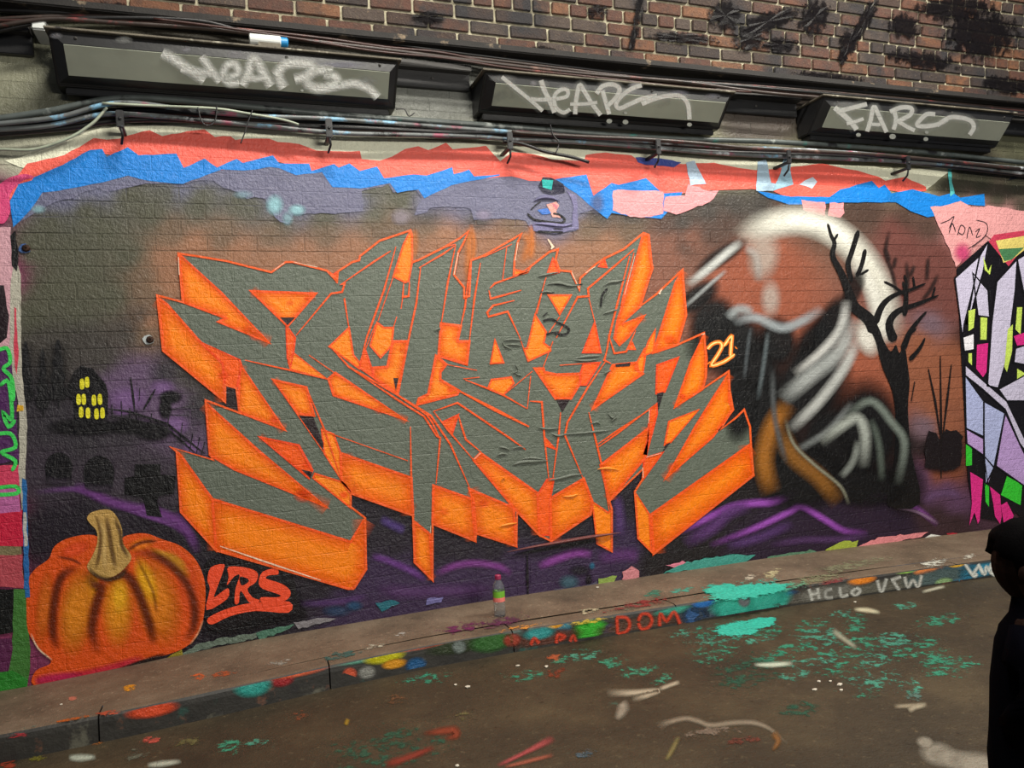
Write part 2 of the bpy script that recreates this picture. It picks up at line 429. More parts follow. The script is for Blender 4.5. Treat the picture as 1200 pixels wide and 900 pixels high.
# ------------------------------------------------------------------ vault above the wall (ceiling)
VR, VZ, VY = 3.2, 2.968, -0.04
def vault(t, out=0.0): return (VY-VR+(VR-out)*math.cos(t), VZ+(VR-out)*math.sin(t))
k = NT('sooty shaded vault brick'); pos = k.pos()
oi = k.n.new('ShaderNodeObjectInfo'); ge = k.n.new('ShaderNodeNewGeometry')
rnd = k.math('FRACT', k.math('ADD', oi.outputs['Random'], k.math('MULTIPLY', ge.outputs['Random Per Island'], 7.31)))
c0 = k.ramp(rnd, [(0, L((96, 58, 40))), (.18, L((58, 40, 32))), (.34, L((110, 70, 46))), (.5, L((48, 38, 36))), (.64, L((88, 54, 42))), (.78, L((120, 80, 54))), (.9, L((74, 62, 56))), (1, L((140, 112, 86)))], 'CONSTANT')
n1 = k.noise(pos, 18, 5, .7); n2 = k.noise(pos, 90, 4, .6)
soot_shade = k.noise(pos, 2.3, 5, .62)  # sooty blotches, with the vault's upper shade painted into the brick colour
c1 = k.mix(k.math('MULTIPLY', k.math('SUBTRACT', n1, .42), 3.0, clamp=True), c0, L((58, 44, 38)))
c1 = k.mix(k.math('MULTIPLY', k.math('SUBTRACT', n2, .60), 4.0, clamp=True), c1, L((150, 128, 100)))
c1 = k.mix(1.0, c1, (.72, .70, .66, 1), 'MULTIPLY')
c1 = k.mix(k.math('MULTIPLY', k.math('SUBTRACT', soot_shade, .48), 7.0, clamp=True), c1, L((26, 23, 26)))
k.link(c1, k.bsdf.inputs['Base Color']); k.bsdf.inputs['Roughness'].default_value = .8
b = k.add('ShaderNodeBump', inp={'Strength': .8, 'Distance': .008}); k.link(k.math('ADD', n1, n2), b.inputs['Height']); k.link(b.outputs[0], k.bsdf.inputs['Normal'])
M_VB = k.m
k = NT('lime mortar'); pos = k.pos(); n1 = k.noise(pos, 40, 4, .6); soot_shade = k.noise(pos, 2.3, 5, .62)
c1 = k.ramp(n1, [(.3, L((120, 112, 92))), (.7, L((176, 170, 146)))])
c1 = k.mix(k.math('MULTIPLY', k.math('SUBTRACT', soot_shade, .54), 6.0, clamp=True), c1, L((48, 44, 42)))
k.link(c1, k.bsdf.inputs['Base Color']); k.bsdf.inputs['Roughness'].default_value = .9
b = k.add('ShaderNodeBump', inp={'Strength': .5, 'Distance': .006}); k.link(n1, b.inputs['Height']); k.link(b.outputs[0], k.bsdf.inputs['Normal'])
M_MORTAR = k.m
ceil_root = empty('ceiling', (2.0, -1.0, 3.0), kind='structure')
ceil_root['label'] = 'vaulted brown brick tunnel ceiling'
NT_ = 46; dt = BH/VR
vs, fs = [], []
for j in range(NT_+1):
    y, z = vault(j*dt, -.008)
    vs += [(WX0, y, z), (WX1, y, z)]
for j in range(NT_): fs.append([2*j, 2*j+1, 2*j+3, 2*j+2])
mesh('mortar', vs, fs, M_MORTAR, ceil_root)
# one brick mesh shared by every course; rounded worn edges
def vault_brick_mesh(wd):
    bm = bmesh.new(); box_bm(bm, -wd/2, wd/2, -.006, .05, -BH/2+.0065, BH/2-.0065, .004)
    me = bpy.data.meshes.new('vault_brick'); bmesh.ops.recalc_face_normals(bm, faces=bm.faces); bm.to_mesh(me); bm.free(); me.materials.append(M_VB); return me
VB = {True: vault_brick_mesh(BW-.013), False: vault_brick_mesh(BW/2-.013)}
spots = []
for j in range(NT_):
    t = (j+.5)*dt; y, z = vault(t); x = WX0+random.uniform(0, .1)+(j % 2)*BW/2
    hrow = (j % 5 == 3)
    while x < WX1-.1:
        full = not hrow
        wd = BW if full else BW/2
        spots.append((x+wd/2, y, z, t, full)); x += wd
def vrank(s):
    px, py = to_px(s[:3]); return (not (-10 < px < 1210 and -8 < py < 160), math.dist(s[:3], CAM))
spots.sort(key=vrank)
sv, sf = [], []
for n_, (x, y, z, t, full) in enumerate(spots):
    me = VB[full]; mtx = Matrix.Translation((x, y+random.uniform(-.003, .003), z)) @ Matrix.Rotation(t, 4, 'X') @ Matrix.Rotation(random.uniform(-.012, .012), 4, 'Y')
    if n_ < 300:
        o = bpy.data.objects.new('brick', me); COL.objects.link(o); o.parent = ceil_root
        o.matrix_parent_inverse = Matrix.Translation(ceil_root.location).inverted(); o.matrix_basis = mtx
    elif y > -2.2:
        b0 = len(sv); sv += [mtx @ v.co for v in me.vertices]; sf += [[i+b0 for i in p.vertices] for p in me.polygons]
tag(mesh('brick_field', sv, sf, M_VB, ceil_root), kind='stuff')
# ledge where the vault springs
M_LEDGE = simple('dusty dark ledge stone', (26, 23, 21), .8, 0, .4, 14, .6, spots=[(24, 20, 20), (120, 104, 84)], spot_scale=6)
tag(box_obj('trim_1', WX0, WX1, -.13, .05, 2.925, 2.962, M_LEDGE, None, .006), kind='structure')['label'] = 'dark stone ledge under the brick vault'
# ------------------------------------------------------------------ light boxes, trunking, cables
M_CASE = simple('black painted steel casing', (26, 26, 27), .38, 0, .35, 9, .15, spots=[(86, 88, 90)], spot_scale=5, spot_lo=.68)
M_PANEL = simple('grey painted panel', (148, 152, 138), .42, 0, .16, 3, .12, spots=[(122, 125, 116)], spot_scale=3, spot_lo=.56)
M_TRUNK = simple('dark grey trunking', (52, 50, 48), .5, 0, .3, 8, .2, spots=[(96, 94, 88)], spot_scale=6, spot_lo=.64)
CY = -.115
def rect_from(c, y):
    q = [on_y(x, yy, y) for x, yy in c]   # TL TR BR BL
    return ((q[0][0]+q[3][0])/2, (q[1][0]+q[2][0])/2, (q[2][2]+q[3][2])/2, (q[0][2]+q[1][2])/2)
YB, YT, PROUD = -.10, -.25, .028
class LightBox:
    """wedge-shaped housing whose front leans out over the road, with a proud slanted panel"""
    def __init__(s, x0, x1, zb, zt, label):
        s.x0, s.x1, s.zb, s.zt = x0, x1, zb, zt
        s.len = math.hypot(YT-YB, zt-zb); s.v = np.array([0, YT-YB, zt-zb])/s.len; s.n = np.array([0, -(zt-zb), YT-YB])/s.len
        t = s.root = empty('light_box', ((x0+x1)/2, 0, zb), label, 'light box')
        sec = [(YB, zb), (YT, zt), (-.004, zt+.004), (-.004, zb)]
        vs = [(x, y, z) for x in (x0, x1) for y, z in sec]
        bm = bmesh.new(); bv = [bm.verts.new(v) for v in vs]
        for f in ([0, 1, 2, 3], [7, 6, 5, 4], [0, 4, 5, 1], [1, 5, 6, 2], [2, 6, 7, 3], [3, 7, 4, 0]): bm.faces.new([bv[i] for i in f])
        bmesh.ops.recalc_face_normals(bm, faces=bm.faces)
        bmesh.ops.bevel(bm, geom=list(bm.edges), offset=.005, segments=2, affect='EDGES'); bm_obj('casing', bm, M_CASE, t)
        L_ = s.len
        def q(x, v, n): return np.array([x, YB, zb])+s.v*v+s.n*n
        e = .012; o = [q(x0+e, e, 0), q(x1-e, e, 0), q(x1-e, L_-e, 0), q(x0+e, L_-e, 0)]
        px0, px1, v0, v1 = x0+.055, x1-.045, L_*.24, L_*.82; s.pan = (px0, px1, v0, v1)
        i = [q(px0, v0, PROUD), q(px1, v0, PROUD), q(px1, v1, PROUD), q(px0, v1, PROUD)]
        mesh('bezel', o+i, [[0, 1, 5, 4], [1, 2, 6, 5], [2, 3, 7, 6], [3, 0, 4, 7], [4, 5, 6, 7]], M_CASE, t)
        g = .003; a = [q(px0+g, v0+g, PROUD-.002), q(px1-g, v0+g, PROUD-.002), q(px1-g, v1-g, PROUD-.002), q(px0+g, v1-g, PROUD-.002)]
        b = [p+s.n*.008 for p in a]
        mesh('panel', a+b, [[4, 5, 6, 7], [0, 1, 5, 4], [1, 2, 6, 5], [2, 3, 7, 6], [3, 0, 4, 7]], M_PANEL, t)
        box_obj('lid', x0-.012, x1+.012, YT-.012, -.004, zt+.004, zt+.014, M_LID, t, .002)
        box_obj('rail', x0+.03, x1-.03, -.085, -.004, zb-.03, zb, M_CASE, t, .004)
        for sx in np.linspace(px0+.05, px1-.05, 4):
            v, f = lathe([(0, .007), (.004, .007), (.006, .004)], q(sx, L_*.91, .010), s.n, 8); mesh('screw', v, f, M_TRUNK, t)
        s.p0 = q(0, 0, PROUD+.0068)
    def surf(s, px, py, layer=0):
        d = ray(px, py); p0 = s.p0+s.n*.0004*layer
        return CAM+d*(((p0-CAM) @ s.n)/(d @ s.n))
M_LID = simple('dusty pale lid', (92, 86, 74), .8, 0, .4, 12, .4, spots=[(160, 156, 140), (40, 36, 34)], spot_scale=8, spot_lo=.58)
B1 = LightBox(-.692, .811, 2.585, 2.762, 'long dark light box with blurred white tag HeAPe, spray can lying on top'); B2 = LightBox(1.25, 2.741, 2.60, 2.752, 'dark light box with crisp white tag HeAPS and drips'); B3 = LightBox(3.385, 4.977, 2.612, 2.785, 'dark light box with white tag FARS above the painted bare tree')
lb1, lb2, lb3 = B1, B2, B3
def tagging(B, strokes, drips=(), blots=(), blur=False):
    root = B.root
    for i, (w_, st) in enumerate(strokes):
        if blur: pm('letter_stroke', root, P(st), w_*2.6, (250, 252, 246), 1.0, i % 4+6, surf=B.surf, ends=False)
        else:
            pm('letter_stroke', root, P(st), w_*1.35, (248, 250, 244), 1.0, i % 4+6, surf=B.surf, ends=False, prof=((-1, 0), (-.72, .9), (-.4, 1), (.4, 1), (.72, .9), (1, 0)))
        pm('overspray', root, P(st), w_*3.2, (220, 224, 218), .4, i % 4, surf=B.surf)
    for x, y, r in drips: pp('drip', root, [(x+r*math.cos(a), y+r*.8*math.sin(a)) for a in np.linspace(0, 6.28, 9)[:-1]], (190, 194, 186), 11, surf=B.surf)
    for x, y, rx, ry, c, a in blots: pb('overspray', root, x, y, rx, ry, c, a, 5, surf=B.surf)
tagging(lb1, [(6, '190,62 205,70 222,82 240,94'), (5, '236,66 246,80 258,96'), (5, '212,80 232,84 248,86'),
              (5, '262,90 272,90 279,84 275,75 266,77 262,88 268,97 280,97'),
              (6, '283,100 290,88 296,70 302,74 310,88 318,101'), (4, '286,90 300,92 314,90'),
              (6, '326,84 328,94 333,103'), (6, '322,88 334,76 350,74 366,78 360,88 345,93'),
              (6, '380,86 392,90 394,96 384,102 370,103 360,97 362,88 374,82 390,84'),
              (5, '376,104 395,101 415,98 432,104 443,114')], [(354, 106, 2), (398, 98, 2)],
        [(66, 42, 9, 4, (160, 160, 165), .6), (145, 47, 12, 5, (150, 152, 150), .8), (218, 58, 7, 4, (160, 160, 165), .8), (276, 64, 12, 5, (165, 165, 170), .8), (400, 76, 35, 5, (150, 150, 168), .6), (430, 95, 14, 8, (170, 172, 170), .4)], blur=True)
tagging(lb2, [(4, '588,90 605,104 620,116 636,130'), (5, '634,94 638,106 645,120 650,132'), (4, '622,116 636,117 648,116'),
              (4, '652,116 664,113 665,106 658,105 650,112 651,125 660,132 668,128'),
              (4.5, '674,134 675,118 679,100 684,106 694,122 704,135'), (3.5, '668,122 684,122 700,120'),
              (4.5, '706,106 710,120 714,134'), (4.5, '699,110 706,101 718,99 726,104 722,114 712,124'),
              (4.5, '752,100 740,104 728,113 722,122 726,127 738,122 752,116 770,112'),
              (4.5, '752,122 770,115 786,112 798,113 806,122 808,140')], [(714, 142, 3.5), (733, 143, 3.5), (733, 132, 2.2), (808, 146, 3)],
        [(625, 98, 5, 4, (180, 180, 185), .8), (745, 100, 10, 4, (200, 200, 205), .7), (795, 109, 14, 4, (150, 150, 165), .6), (835, 113, 12, 4, (150, 150, 160), .6), (590, 92, 18, 5, (180, 182, 180), .5)])
tagging(lb3, [(5.5, '978,126 990,136 998,144 1004,152'), (4.5, '980,131 996,127 1016,122'), (3.5, '992,145 1004,142 1012,139'),
              (4.5, '1016,154 1020,142 1024,125 1030,136 1039,155'), (3.5, '1016,145 1028,146 1034,145'),
              (4.5, '1047,128 1050,140 1047,152'), (4.5, '1043,131 1056,126 1068,127 1066,135 1050,143'), (4, '1052,142 1062,148 1072,153'),
              (4.5, '1096,134 1086,134 1077,142 1075,147 1084,148 1098,146 1110,140'),
              (4.5, '1098,147 1112,138 1126,138 1138,142 1141,150 1136,158')], [(1086, 155, 2.5), (1006, 158, 3), (1046, 160, 4), (1085, 163, 3)],
        [(990, 122, 18, 4, (190, 192, 190), .5), (1100, 132, 12, 4, (150, 150, 150), .5)])
# trunking behind and between the boxes
x0 = WX0; zt = on_y(515, 75, -.06)[2]; zb = on_y(515, 101, -.06)[2]
tr = empty('cable_trunking', (2, 0, zb), 'dark steel trunking running behind the three light boxes', 'trunking')
ends = [WX0]
for B in (B1, B2, B3): ends += [B.x0-(.016 if B is not B1 else .10), B.x1+.016]
ends.append(WX1)
for a_, b_ in zip(ends[0::2], ends[1::2]):
    box_obj('upper_flange', a_, b_, -.085, -.006, zt-.035, zt, M_TRUNK, tr, .004)
    box_obj('web', a_, b_, -.035, -.006, zb, zt-.03, M_CASE, tr, .003)
    v, f = lathe([(0, .008), (.004, .008), (.006, .004)], ((a_+b_)/2, -.035, (zb+zt)/2-.01), (0, -1, 0), 8); mesh('bolt', v, f, M_TRUNK, tr)

def cable_mat(name, base, spots, lo=.62): return simple(name, base, .42, 0, .3, 12, .1, spots=spots, spot_scale=4.5, spot_lo=lo)
CM = {'teal': cable_mat('grey cable with teal overspray', (74, 80, 78), [(40, 110, 100), (150, 155, 150), (30, 30, 32)], .58),
      'black': cable_mat('black cable with paint flecks', (22, 21, 22), [(90, 92, 94), (70, 40, 50)], .66),
      'pale': cable_mat('paint-splashed pale cable', (96, 100, 100), [(190, 195, 200), (120, 170, 200), (24, 24, 26), (140, 70, 90)], .57),
      'brown': cable_mat('brown dusty cable', (50, 40, 36), [(110, 84, 74), (24, 22, 22), (110, 50, 50)], .60),
      'white': cable_mat('white thin cable', (150, 158, 140), [(110, 120, 104)], .6),
      'rust': cable_mat('rust red thin cable', (56, 32, 28), [(110, 56, 48), (26, 22, 22)], .60)}
def cable(pts, y, rad, mat, label, group=None, name='cable', wob=0.0, ext=True):
    p = P(pts); q = smooth_line(p, 5); out = []
    for i, (a, b) in enumerate(q):
        v = on_y(a, b, y+wob*math.sin(i*.55+len(pts)))
        out.append(v)
    if ext:
        out = [out[0]+np.array([-1.2, 0, -.01])]+out+[out[-1]+np.array([1.0, 0, 0])]
    return tag(tube_obj(name, out, rad, CM[mat], None, 9), label, 'cable', group)
g1 = 'thick cables strung below the light boxes'
cable('0,139 60,130 110,119 150,115 200,117 300,126 400,135 500,142 600,149 700,157 800,163 900,166 1000,172 1100,180 1195,190', -.075, .0155, 'teal', 'thick grey-green cable, topmost of the bundle below the light boxes', g1)
cable('0,145 70,137 120,123 160,121 230,130 300,136 380,139 480,146 560,152 650,158 760,166 850,172 1000,179 1195,197', -.105, .0110, 'pale', 'pale paint-splashed cable second from top in the lower bundle', g1)
cable('0,152 60,147 120,134 180,136 260,143 320,149 400,156 480,158 560,160 600,163 680,167 760,173 860,181 960,185 1100,192 1195,203', -.085, .0115, 'pale', 'pale splashed cable lowest in the bundle below the light boxes', g1)
cable('0,150 80,143 150,130 300,138 400,147 500,152 600,157 700,163 800,170 900,176 1000,182 1195,199', -.030, .018, 'black', 'thick black cable at the back of the lower bundle against the wall', g1)
cable('0,157 80,150 130,142 200,140 300,146 420,150 520,155 620,159 720,168 820,177 920,181 1020,186 1195,205', -.06, .013, 'black', 'black cable sagging under the pale cables of the lower bundle', g1)
cable('120,121 180,124 250,127 290,133 330,140 350,146', -.125, .006, 'white', 'thin pale wire crossing the front of the lower bundle', None, 'wire', ext=False)
cable('600,155 680,160 750,163 820,168 880,174 960,178 1060,184 1195,198', -.118, .011, 'brown', 'dusty brown cable at the front of the lower bundle', g1, ext=False)
cable('590,166 610,168 640,178 670,184 690,190', -.10, .009, 'black', 'short black cable end hanging over the red paint', None, ext=False)
cable('-30,177 0,175 40,175 80,162 105,147 116,137 125,126', -.10, .0065, 'white', 'thin pale green cable drooping from the bundle above the bunched black bracket', None, ext=False)
cable('232,126 235,139 240,146 248,146 253,138 254,124', -.13, .0035, 'black', 'thin black wire loop hanging from the lower bundle', 'thin wire loops on the lower bundle', 'wire', ext=False)
cable('464,128 474,128 479,136 486,132', -.13, .003, 'black', 'thin black wire hooked at the end of the long light box', None, 'wire', ext=False)
cable('296,129 291,142 287,155 282,168', -.13, .003, 'black', 'thin black wire dangling straight down over the red paint', None, 'wire', ext=False)
cable('645,146 648,158 655,168 651,180', -.13, .0035, 'black', 'thin black wire stub below the crisply tagged box', None, 'wire', ext=False)
g2 = 'cables lying on the ledge under the vault'
ups = [('0,12 60,14 120,17 200,19 300,31 400,43 500,57 600,70 750,88 900,99 1050,111 1195,124', .010, 'black', 'black cable highest on the ledge under the vault'),
       ('0,22 60,19 130,19 210,23 300,34 400,47 500,61 600,73 750,91 900,102 1050,115 1195,128', .008, 'brown', 'brown dusty cable beside the highest ledge cable'),
       ('0,24 70,24 150,24 220,28 300,36 380,45 450,55 520,62 600,78 750,95 900,106 1050,118 1195,130', .007, 'rust', 'rust red thin cable on the ledge above the light boxes'),
       ('0,36 50,26 120,21 230,24 300,40 400,52 500,65 600,78 700,88 820,97 960,109 1100,121 1195,132', .009, 'black', 'black cable crossing the rust red one on the ledge'),
       ('0,30 60,22 140,27 240,33 330,44 450,58 560,72 680,86 800,96 900,109 1050,121 1195,134', .010, 'brown', 'brown cable lowest on the ledge above the light boxes'),
       ('180,22 260,32 340,44 440,60 520,68 600,80 700,91 800,102 880,108', .006, 'rust', 'short rust red wire woven through the ledge cables')]
for i, (s, r_, m_, lab) in enumerate(ups): cable(s, -.07-.021*i, r_, m_, lab, g2, wob=.004, ext=(i < 5))
# cable clips
M_CLIP = simple('black cable clip', (28, 28, 30), .45, 0, .4, 30, .2, spots=[(110, 115, 125)], spot_lo=.62, spot_scale=14)
def clip(px, py, h_, label):
    a = on_y(px, py-h_*.5, -.14); b = on_y(px, py+h_*.5, -.14)
    t = empty('cable_clip', (a[0], 0, b[2]), label, 'clip', 'cable clips on the lower bundle')
    box_obj('plate', a[0]-.016, a[0]+.016, -.145, -.135, b[2], a[2], M_CLIP, t, .003)
    box_obj('arm', a[0]-.010, a[0]+.010, -.137, .004, b[2]+.004, b[2]+.02, M_CLIP, t, .002)
    v, f = lathe([(0, .007), (.006, .007), (.008, .004)], (a[0], -.145, (a[2]+b[2])/2), (0, -1, 0), 8); mesh('screw', v, f, M_CLIP, t)
    tube_obj('strap_end', [(a[0], -.14, b[2]+.01), (a[0]+.006, -.12, b[2]-.03), (a[0]-.004, -.09, b[2]-.06)], .006, M_CLIP, t, 6)
clip(140, 139, 20, 'black bunched clip under the drooping pale cable')
clip(385, 150, 22, 'black cable clip below the long light box')
clip(597, 165, 20, 'black cable clip between the long box and the crisply tagged one')
clip(771, 172, 18, 'black cable clip below the crisply tagged light box')
clip(924, 184, 16, 'pale blue splashed cable clip over the red paint')
clip(1064, 191, 16, 'black cable clip below the FARS light box')
# lying spray can on the first box, small white block on its end
M_CANW = simple('white can lacquer', (205, 208, 205), .35, 0, .08, 8, .05); M_CANB = simple('blue can cap', (30, 130, 190), .4, 0, .1, 8, .05)
cq = on_y(315, 48, -.19); rr = .026; cl = .175; ztop = cq[2]-rr
pa = np.array([cq[0]-cl/2, 0, 0])
box_obj('lid_stop', -.05+cq[0], cq[0]+.05, -.235, -.15, B1.zt+.012, ztop, M_LID, B1.root, .002) if ztop > B1.zt+.016 else None
print('can rests at', ztop, 'lid', B1.zt+.014)
t = empty('spray_can', (pa[0], -.19, ztop), 'white spray can with blue cap lying on the long light box', 'spray can')
v, f = lathe([(0, .02), (.004, rr), (cl*.78, rr), (cl*.82, rr*.8)], (pa[0], -.19, ztop+rr), (1, 0, 0)); mesh('body', v, f, M_CANW, t, smooth=False)
v, f = lathe([(cl*.80, rr*.86), (cl*.97, rr*.86), (cl, rr*.6)], (pa[0], -.19, ztop+rr), (1, 0, 0)); mesh('cap', v, f, M_CANB, t)
q = on_y(47, 31, -.12)
t = empty('junction_box', (q[0], -.12, q[2]-.04), 'small white plastic junction box at end of the long light box', 'junction box')
box_obj('body', q[0]-.028, q[0]+.028, -.15, -.0, q[2]-.028, q[2]+.022, M_CANW, t, .005)
box_obj('cover', q[0]-.024, q[0]+.024, -.155, -.149, q[2]-.024, q[2]+.018, M_CANW, t, .002)
# ------------------------------------------------------------------ painted bands along the top of the mural (paint on the wall: parts of it)
RED, BLUE, PINK = (236, 100, 86), (24, 122, 206), (222, 146, 150)
red_top = P('8,216 22,204 32,192 75,182 110,162 125,164 140,162 175,152 190,159 240,151 252,160 270,160 275,164 300,162 315,162 325,166 351,169 372,177 422,177 424,186 445,189 460,184 475,175 490,171 502,176 522,167 530,175 570,171 586,189 600,178 625,180 647,187 685,189 687,181 710,179 740,182 750,190 800,192 817,191 837,191 885,200 932,195 965,192 1005,200 1030,207 1037,212 1060,207 1085,219')
red_bot = P('1085,224 1060,226 1035,222 1000,224 972,232 927,232 900,222 870,222 845,222 800,226 778,229 757,214 725,220 717,218 697,232 687,208 650,212 620,212 600,206 586,207 556,210 540,206 500,210 450,212 425,204 400,200 365,203 345,195 320,188 290,194 255,200 215,200 205,186 165,188 120,180 100,185 60,203 45,215 40,240 32,240 34,220 12,234')
pp('paint_band', wall_root, ragged(P('6,188 40,180 75,166 110,152 150,146 240,147 330,154 400,160 600,168 700,176 800,182 900,190 1000,194 1060,198 1118,196 1104,208 1086,222 1040,216 830,202 690,200 600,200 450,200 330,180 200,170 120,172 70,188 30,198'), .8, 8), (226, 226, 202), -2)['label'] = 'cream painted strip under the cables'
pp('paint_band', wall_root, ragged(P('14,268 20,240 60,210 120,195 300,192 450,206 600,200 640,206 684,224 697,246 678,250 676,270 650,274 622,270 616,258 600,256 575,256 556,257 550,244 525,243 505,244 500,249 485,251 494,234 487,222 462,226 455,216 424,223 425,248 400,250 360,250 345,252 338,263 328,260 315,243 310,232 290,232 280,225 262,220 250,212 235,212 210,215 190,214 170,215 145,220 125,224 115,220 100,224 85,232 62,238 50,245 30,255'), 1.2, 7), (100, 100, 124), -1)['label'] = 'blue-grey paint band'
pp('paint_band', wall_root, ragged(red_top+red_bot, .7, 9), RED, 0)['label'] = 'jagged coral red paint band'
blue = P('11,236 22,216 37,211 40,208 65,197 105,176 120,174 125,184 150,172 162,182 207,180 215,197 240,186 255,196 277,186 285,191 300,187 320,182 327,191 362,192 365,200 392,192 397,196 410,191 422,200 442,195 450,209 485,204 500,206 530,196 532,204 550,199 556,207 586,204 585,206 550,212 530,217 497,232 490,222 465,226 457,215 422,221 390,219 377,202 347,205 327,197 315,196 300,199 285,200 260,199 215,215 205,215 175,212 150,206 120,214 77,222 50,226 37,245 16,266')
pp('paint_band', wall_root, ragged(blue, .5, 9), BLUE, 1)['label'] = 'zigzag bright blue paint band'
pp('paint_band', wall_root, ragged(P('650,210 687,205 695,230 717,214 725,217 757,209 777,227 800,225 798,232 775,256 740,254 717,249 712,257 697,245 675,227'), .5, 9), BLUE, 1)
pp('paint_band', wall_root, ragged(P('888,224 927,230 972,231 985,222 1022,212 1030,220 1037,216 1045,226 1070,222 1100,230 1117,226 1125,232 1154,227 1154,241 1135,240 1110,250 1087,255 1067,247 1050,237 987,237 960,240 925,240 900,232'), .5, 9), BLUE, 1)
for s in ('718,223 742,223 778,224 777,250 757,255 738,253 718,247', '779,231 803,229 806,216 820,219 822,222 843,224 832,236 808,246 792,251 778,247', '940,234 967,237 967,254 952,251 941,245', '972,237 988,238 990,250 984,255 971,253'):
    pp('paint_patch', wall_root, ragged(P(s), 1.0, 5), PINK, 2)
pp('paint_patch', wall_root, ragged(P('1090,243 1110,240 1125,236 1140,243 1165,241 1187,245 1215,250 1215,290 1180,292 1155,276 1140,290 1120,314 1112,290 1100,264'), 1.0, 6), (216, 152, 152), 2)['label'] = 'salmon pink rolled paint patch'
for s, c in (('804,191 814,188 827,215 809,217', (176, 196, 216)), ('888,190 898,186 904,214 914,216 906,224 886,224', (170, 196, 216)), ('937,216 952,207 958,213 952,221', (186, 200, 214)),
             ('745,184 775,186 799,190 790,196 757,193 748,190', (56, 72, 150)), ('921,178 928,178 926,200 930,216 905,224 914,204', (150, 186, 206)), ('1111,198 1115,197 1116,214 1119,226 1114,230 1112,214', (90, 190, 190)),
             ('635,211 648,211 646,222 636,220', (40, 176, 170)), ('1180,212 1192,203 1199,203 1190,210', (20, 24, 34)), ('636,208 646,208 660,216 662,226 648,228 636,226 630,218', (26, 26, 50))):
    pp('paint_patch', wall_root, ragged(P(s), .6, 6), c, 3 if c != (26, 26, 50) else 2)
pp('paint_patch', wall_root, smooth_line(P('2,214 14,207 30,204 40,208 26,212 12,228 12,248 4,262 -8,255 -8,225'), 4, True), (208, 70, 120), 2)
# pale spray bursts
for x, y, rx, ry, c, a in ((322, 240, 12, 14, (150, 200, 210), .7), (348, 246, 12, 8, (150, 200, 210), .7), (337, 256, 8, 10, (140, 180, 190), .5), (470, 254, 14, 12, (150, 140, 150), .6), (567, 252, 12, 8, (150, 140, 165), .6), (285, 228, 14, 6, (130, 160, 175), .5), (45, 245, 10, 6, (150, 190, 200), .6), (700, 238, 10, 16, (90, 90, 120), .5)):
    pb('paint_mist', wall_root, x, y, rx, ry, c, a, 3)
# orange glow trailing above the spikes
for s, wd, a in (('484,268 486,285 483,305', 14, .45), ('549,266 550,290 548,330', 14, .55), ('551,262 556,290 546,340', 8, .5), ('612,272 620,285 612,310', 14, .5), ('622,262 624,285 622,305', 10, .6)):
    pm('paint_mist', wall_root, P(s), wd, (214, 122, 50), a, 2)
# purple ridges
PUR = (150, 76, 176)
for s, wd, c, a in (('40,577 85,573 110,580 135,590 165,602 200,614 215,622', 9, (120, 72, 140), .8), ('85,570 100,574 130,588 170,598 200,606 222,626 232,650', 16, (112, 62, 130), .8),
                    ('160,595 182,600 205,612 220,624', 18, (104, 60, 124), .7),
                    ('780,628 810,616 840,602 858,594 880,590 905,588 925,580 940,574', 13, PUR, .9), ('800,638 835,618 855,600 880,592', 22, (96, 58, 118), .7),
                    ('830,640 870,625 900,612 925,600 940,594 965,608 990,622 1018,624', 11, PUR, .9), ('900,640 940,633 985,632 1020,626', 12, (84, 56, 100), .7),
                    ('1010,588 1030,580 1050,585 1075,596 1100,616', 10, (134, 74, 150), .75), ('1050,595 1075,600 1100,614', 5, (150, 120, 150), .7),
                    ('435,652 452,656 480,668 500,680', 12, (104, 58, 132), .8), ('510,674 530,664 555,660 585,664 600,674', 12, (124, 60, 136), .8),
                    ('440,690 480,694 530,692 580,690', 22, (82, 52, 98), .8), ('350,708 400,705 430,698', 12, (78, 50, 100), .8), ('445,608 462,616 475,622', 14, (84, 62, 130), .7),
                    ('630,665 650,656 675,648 695,650', 14, (134, 64, 148), .85), ('700,655 730,650 750,652', 22, (96, 54, 112), .7), ('722,580 726,605 726,630', 18, (86, 58, 112), .7),
                    ('850,640 890,630 930,612', 16, (92, 60, 118), .6), ('1080,590 1095,580 1115,578 1125,585', 14, (108, 78, 116), .6), ('205,600 218,618 228,640', 14, (110, 66, 130), .6)):
    pm('paint_streak', wall_root, P(s), wd, c, a, 1)
pm('paint_streak', wall_root, P('290,710 340,715 360,712'), 40, (14, 10, 16), .9, 1)
pm('paint_streak', wall_root, P('235,740 300,728 350,712'), 30, (12, 10, 14), .9, 0)
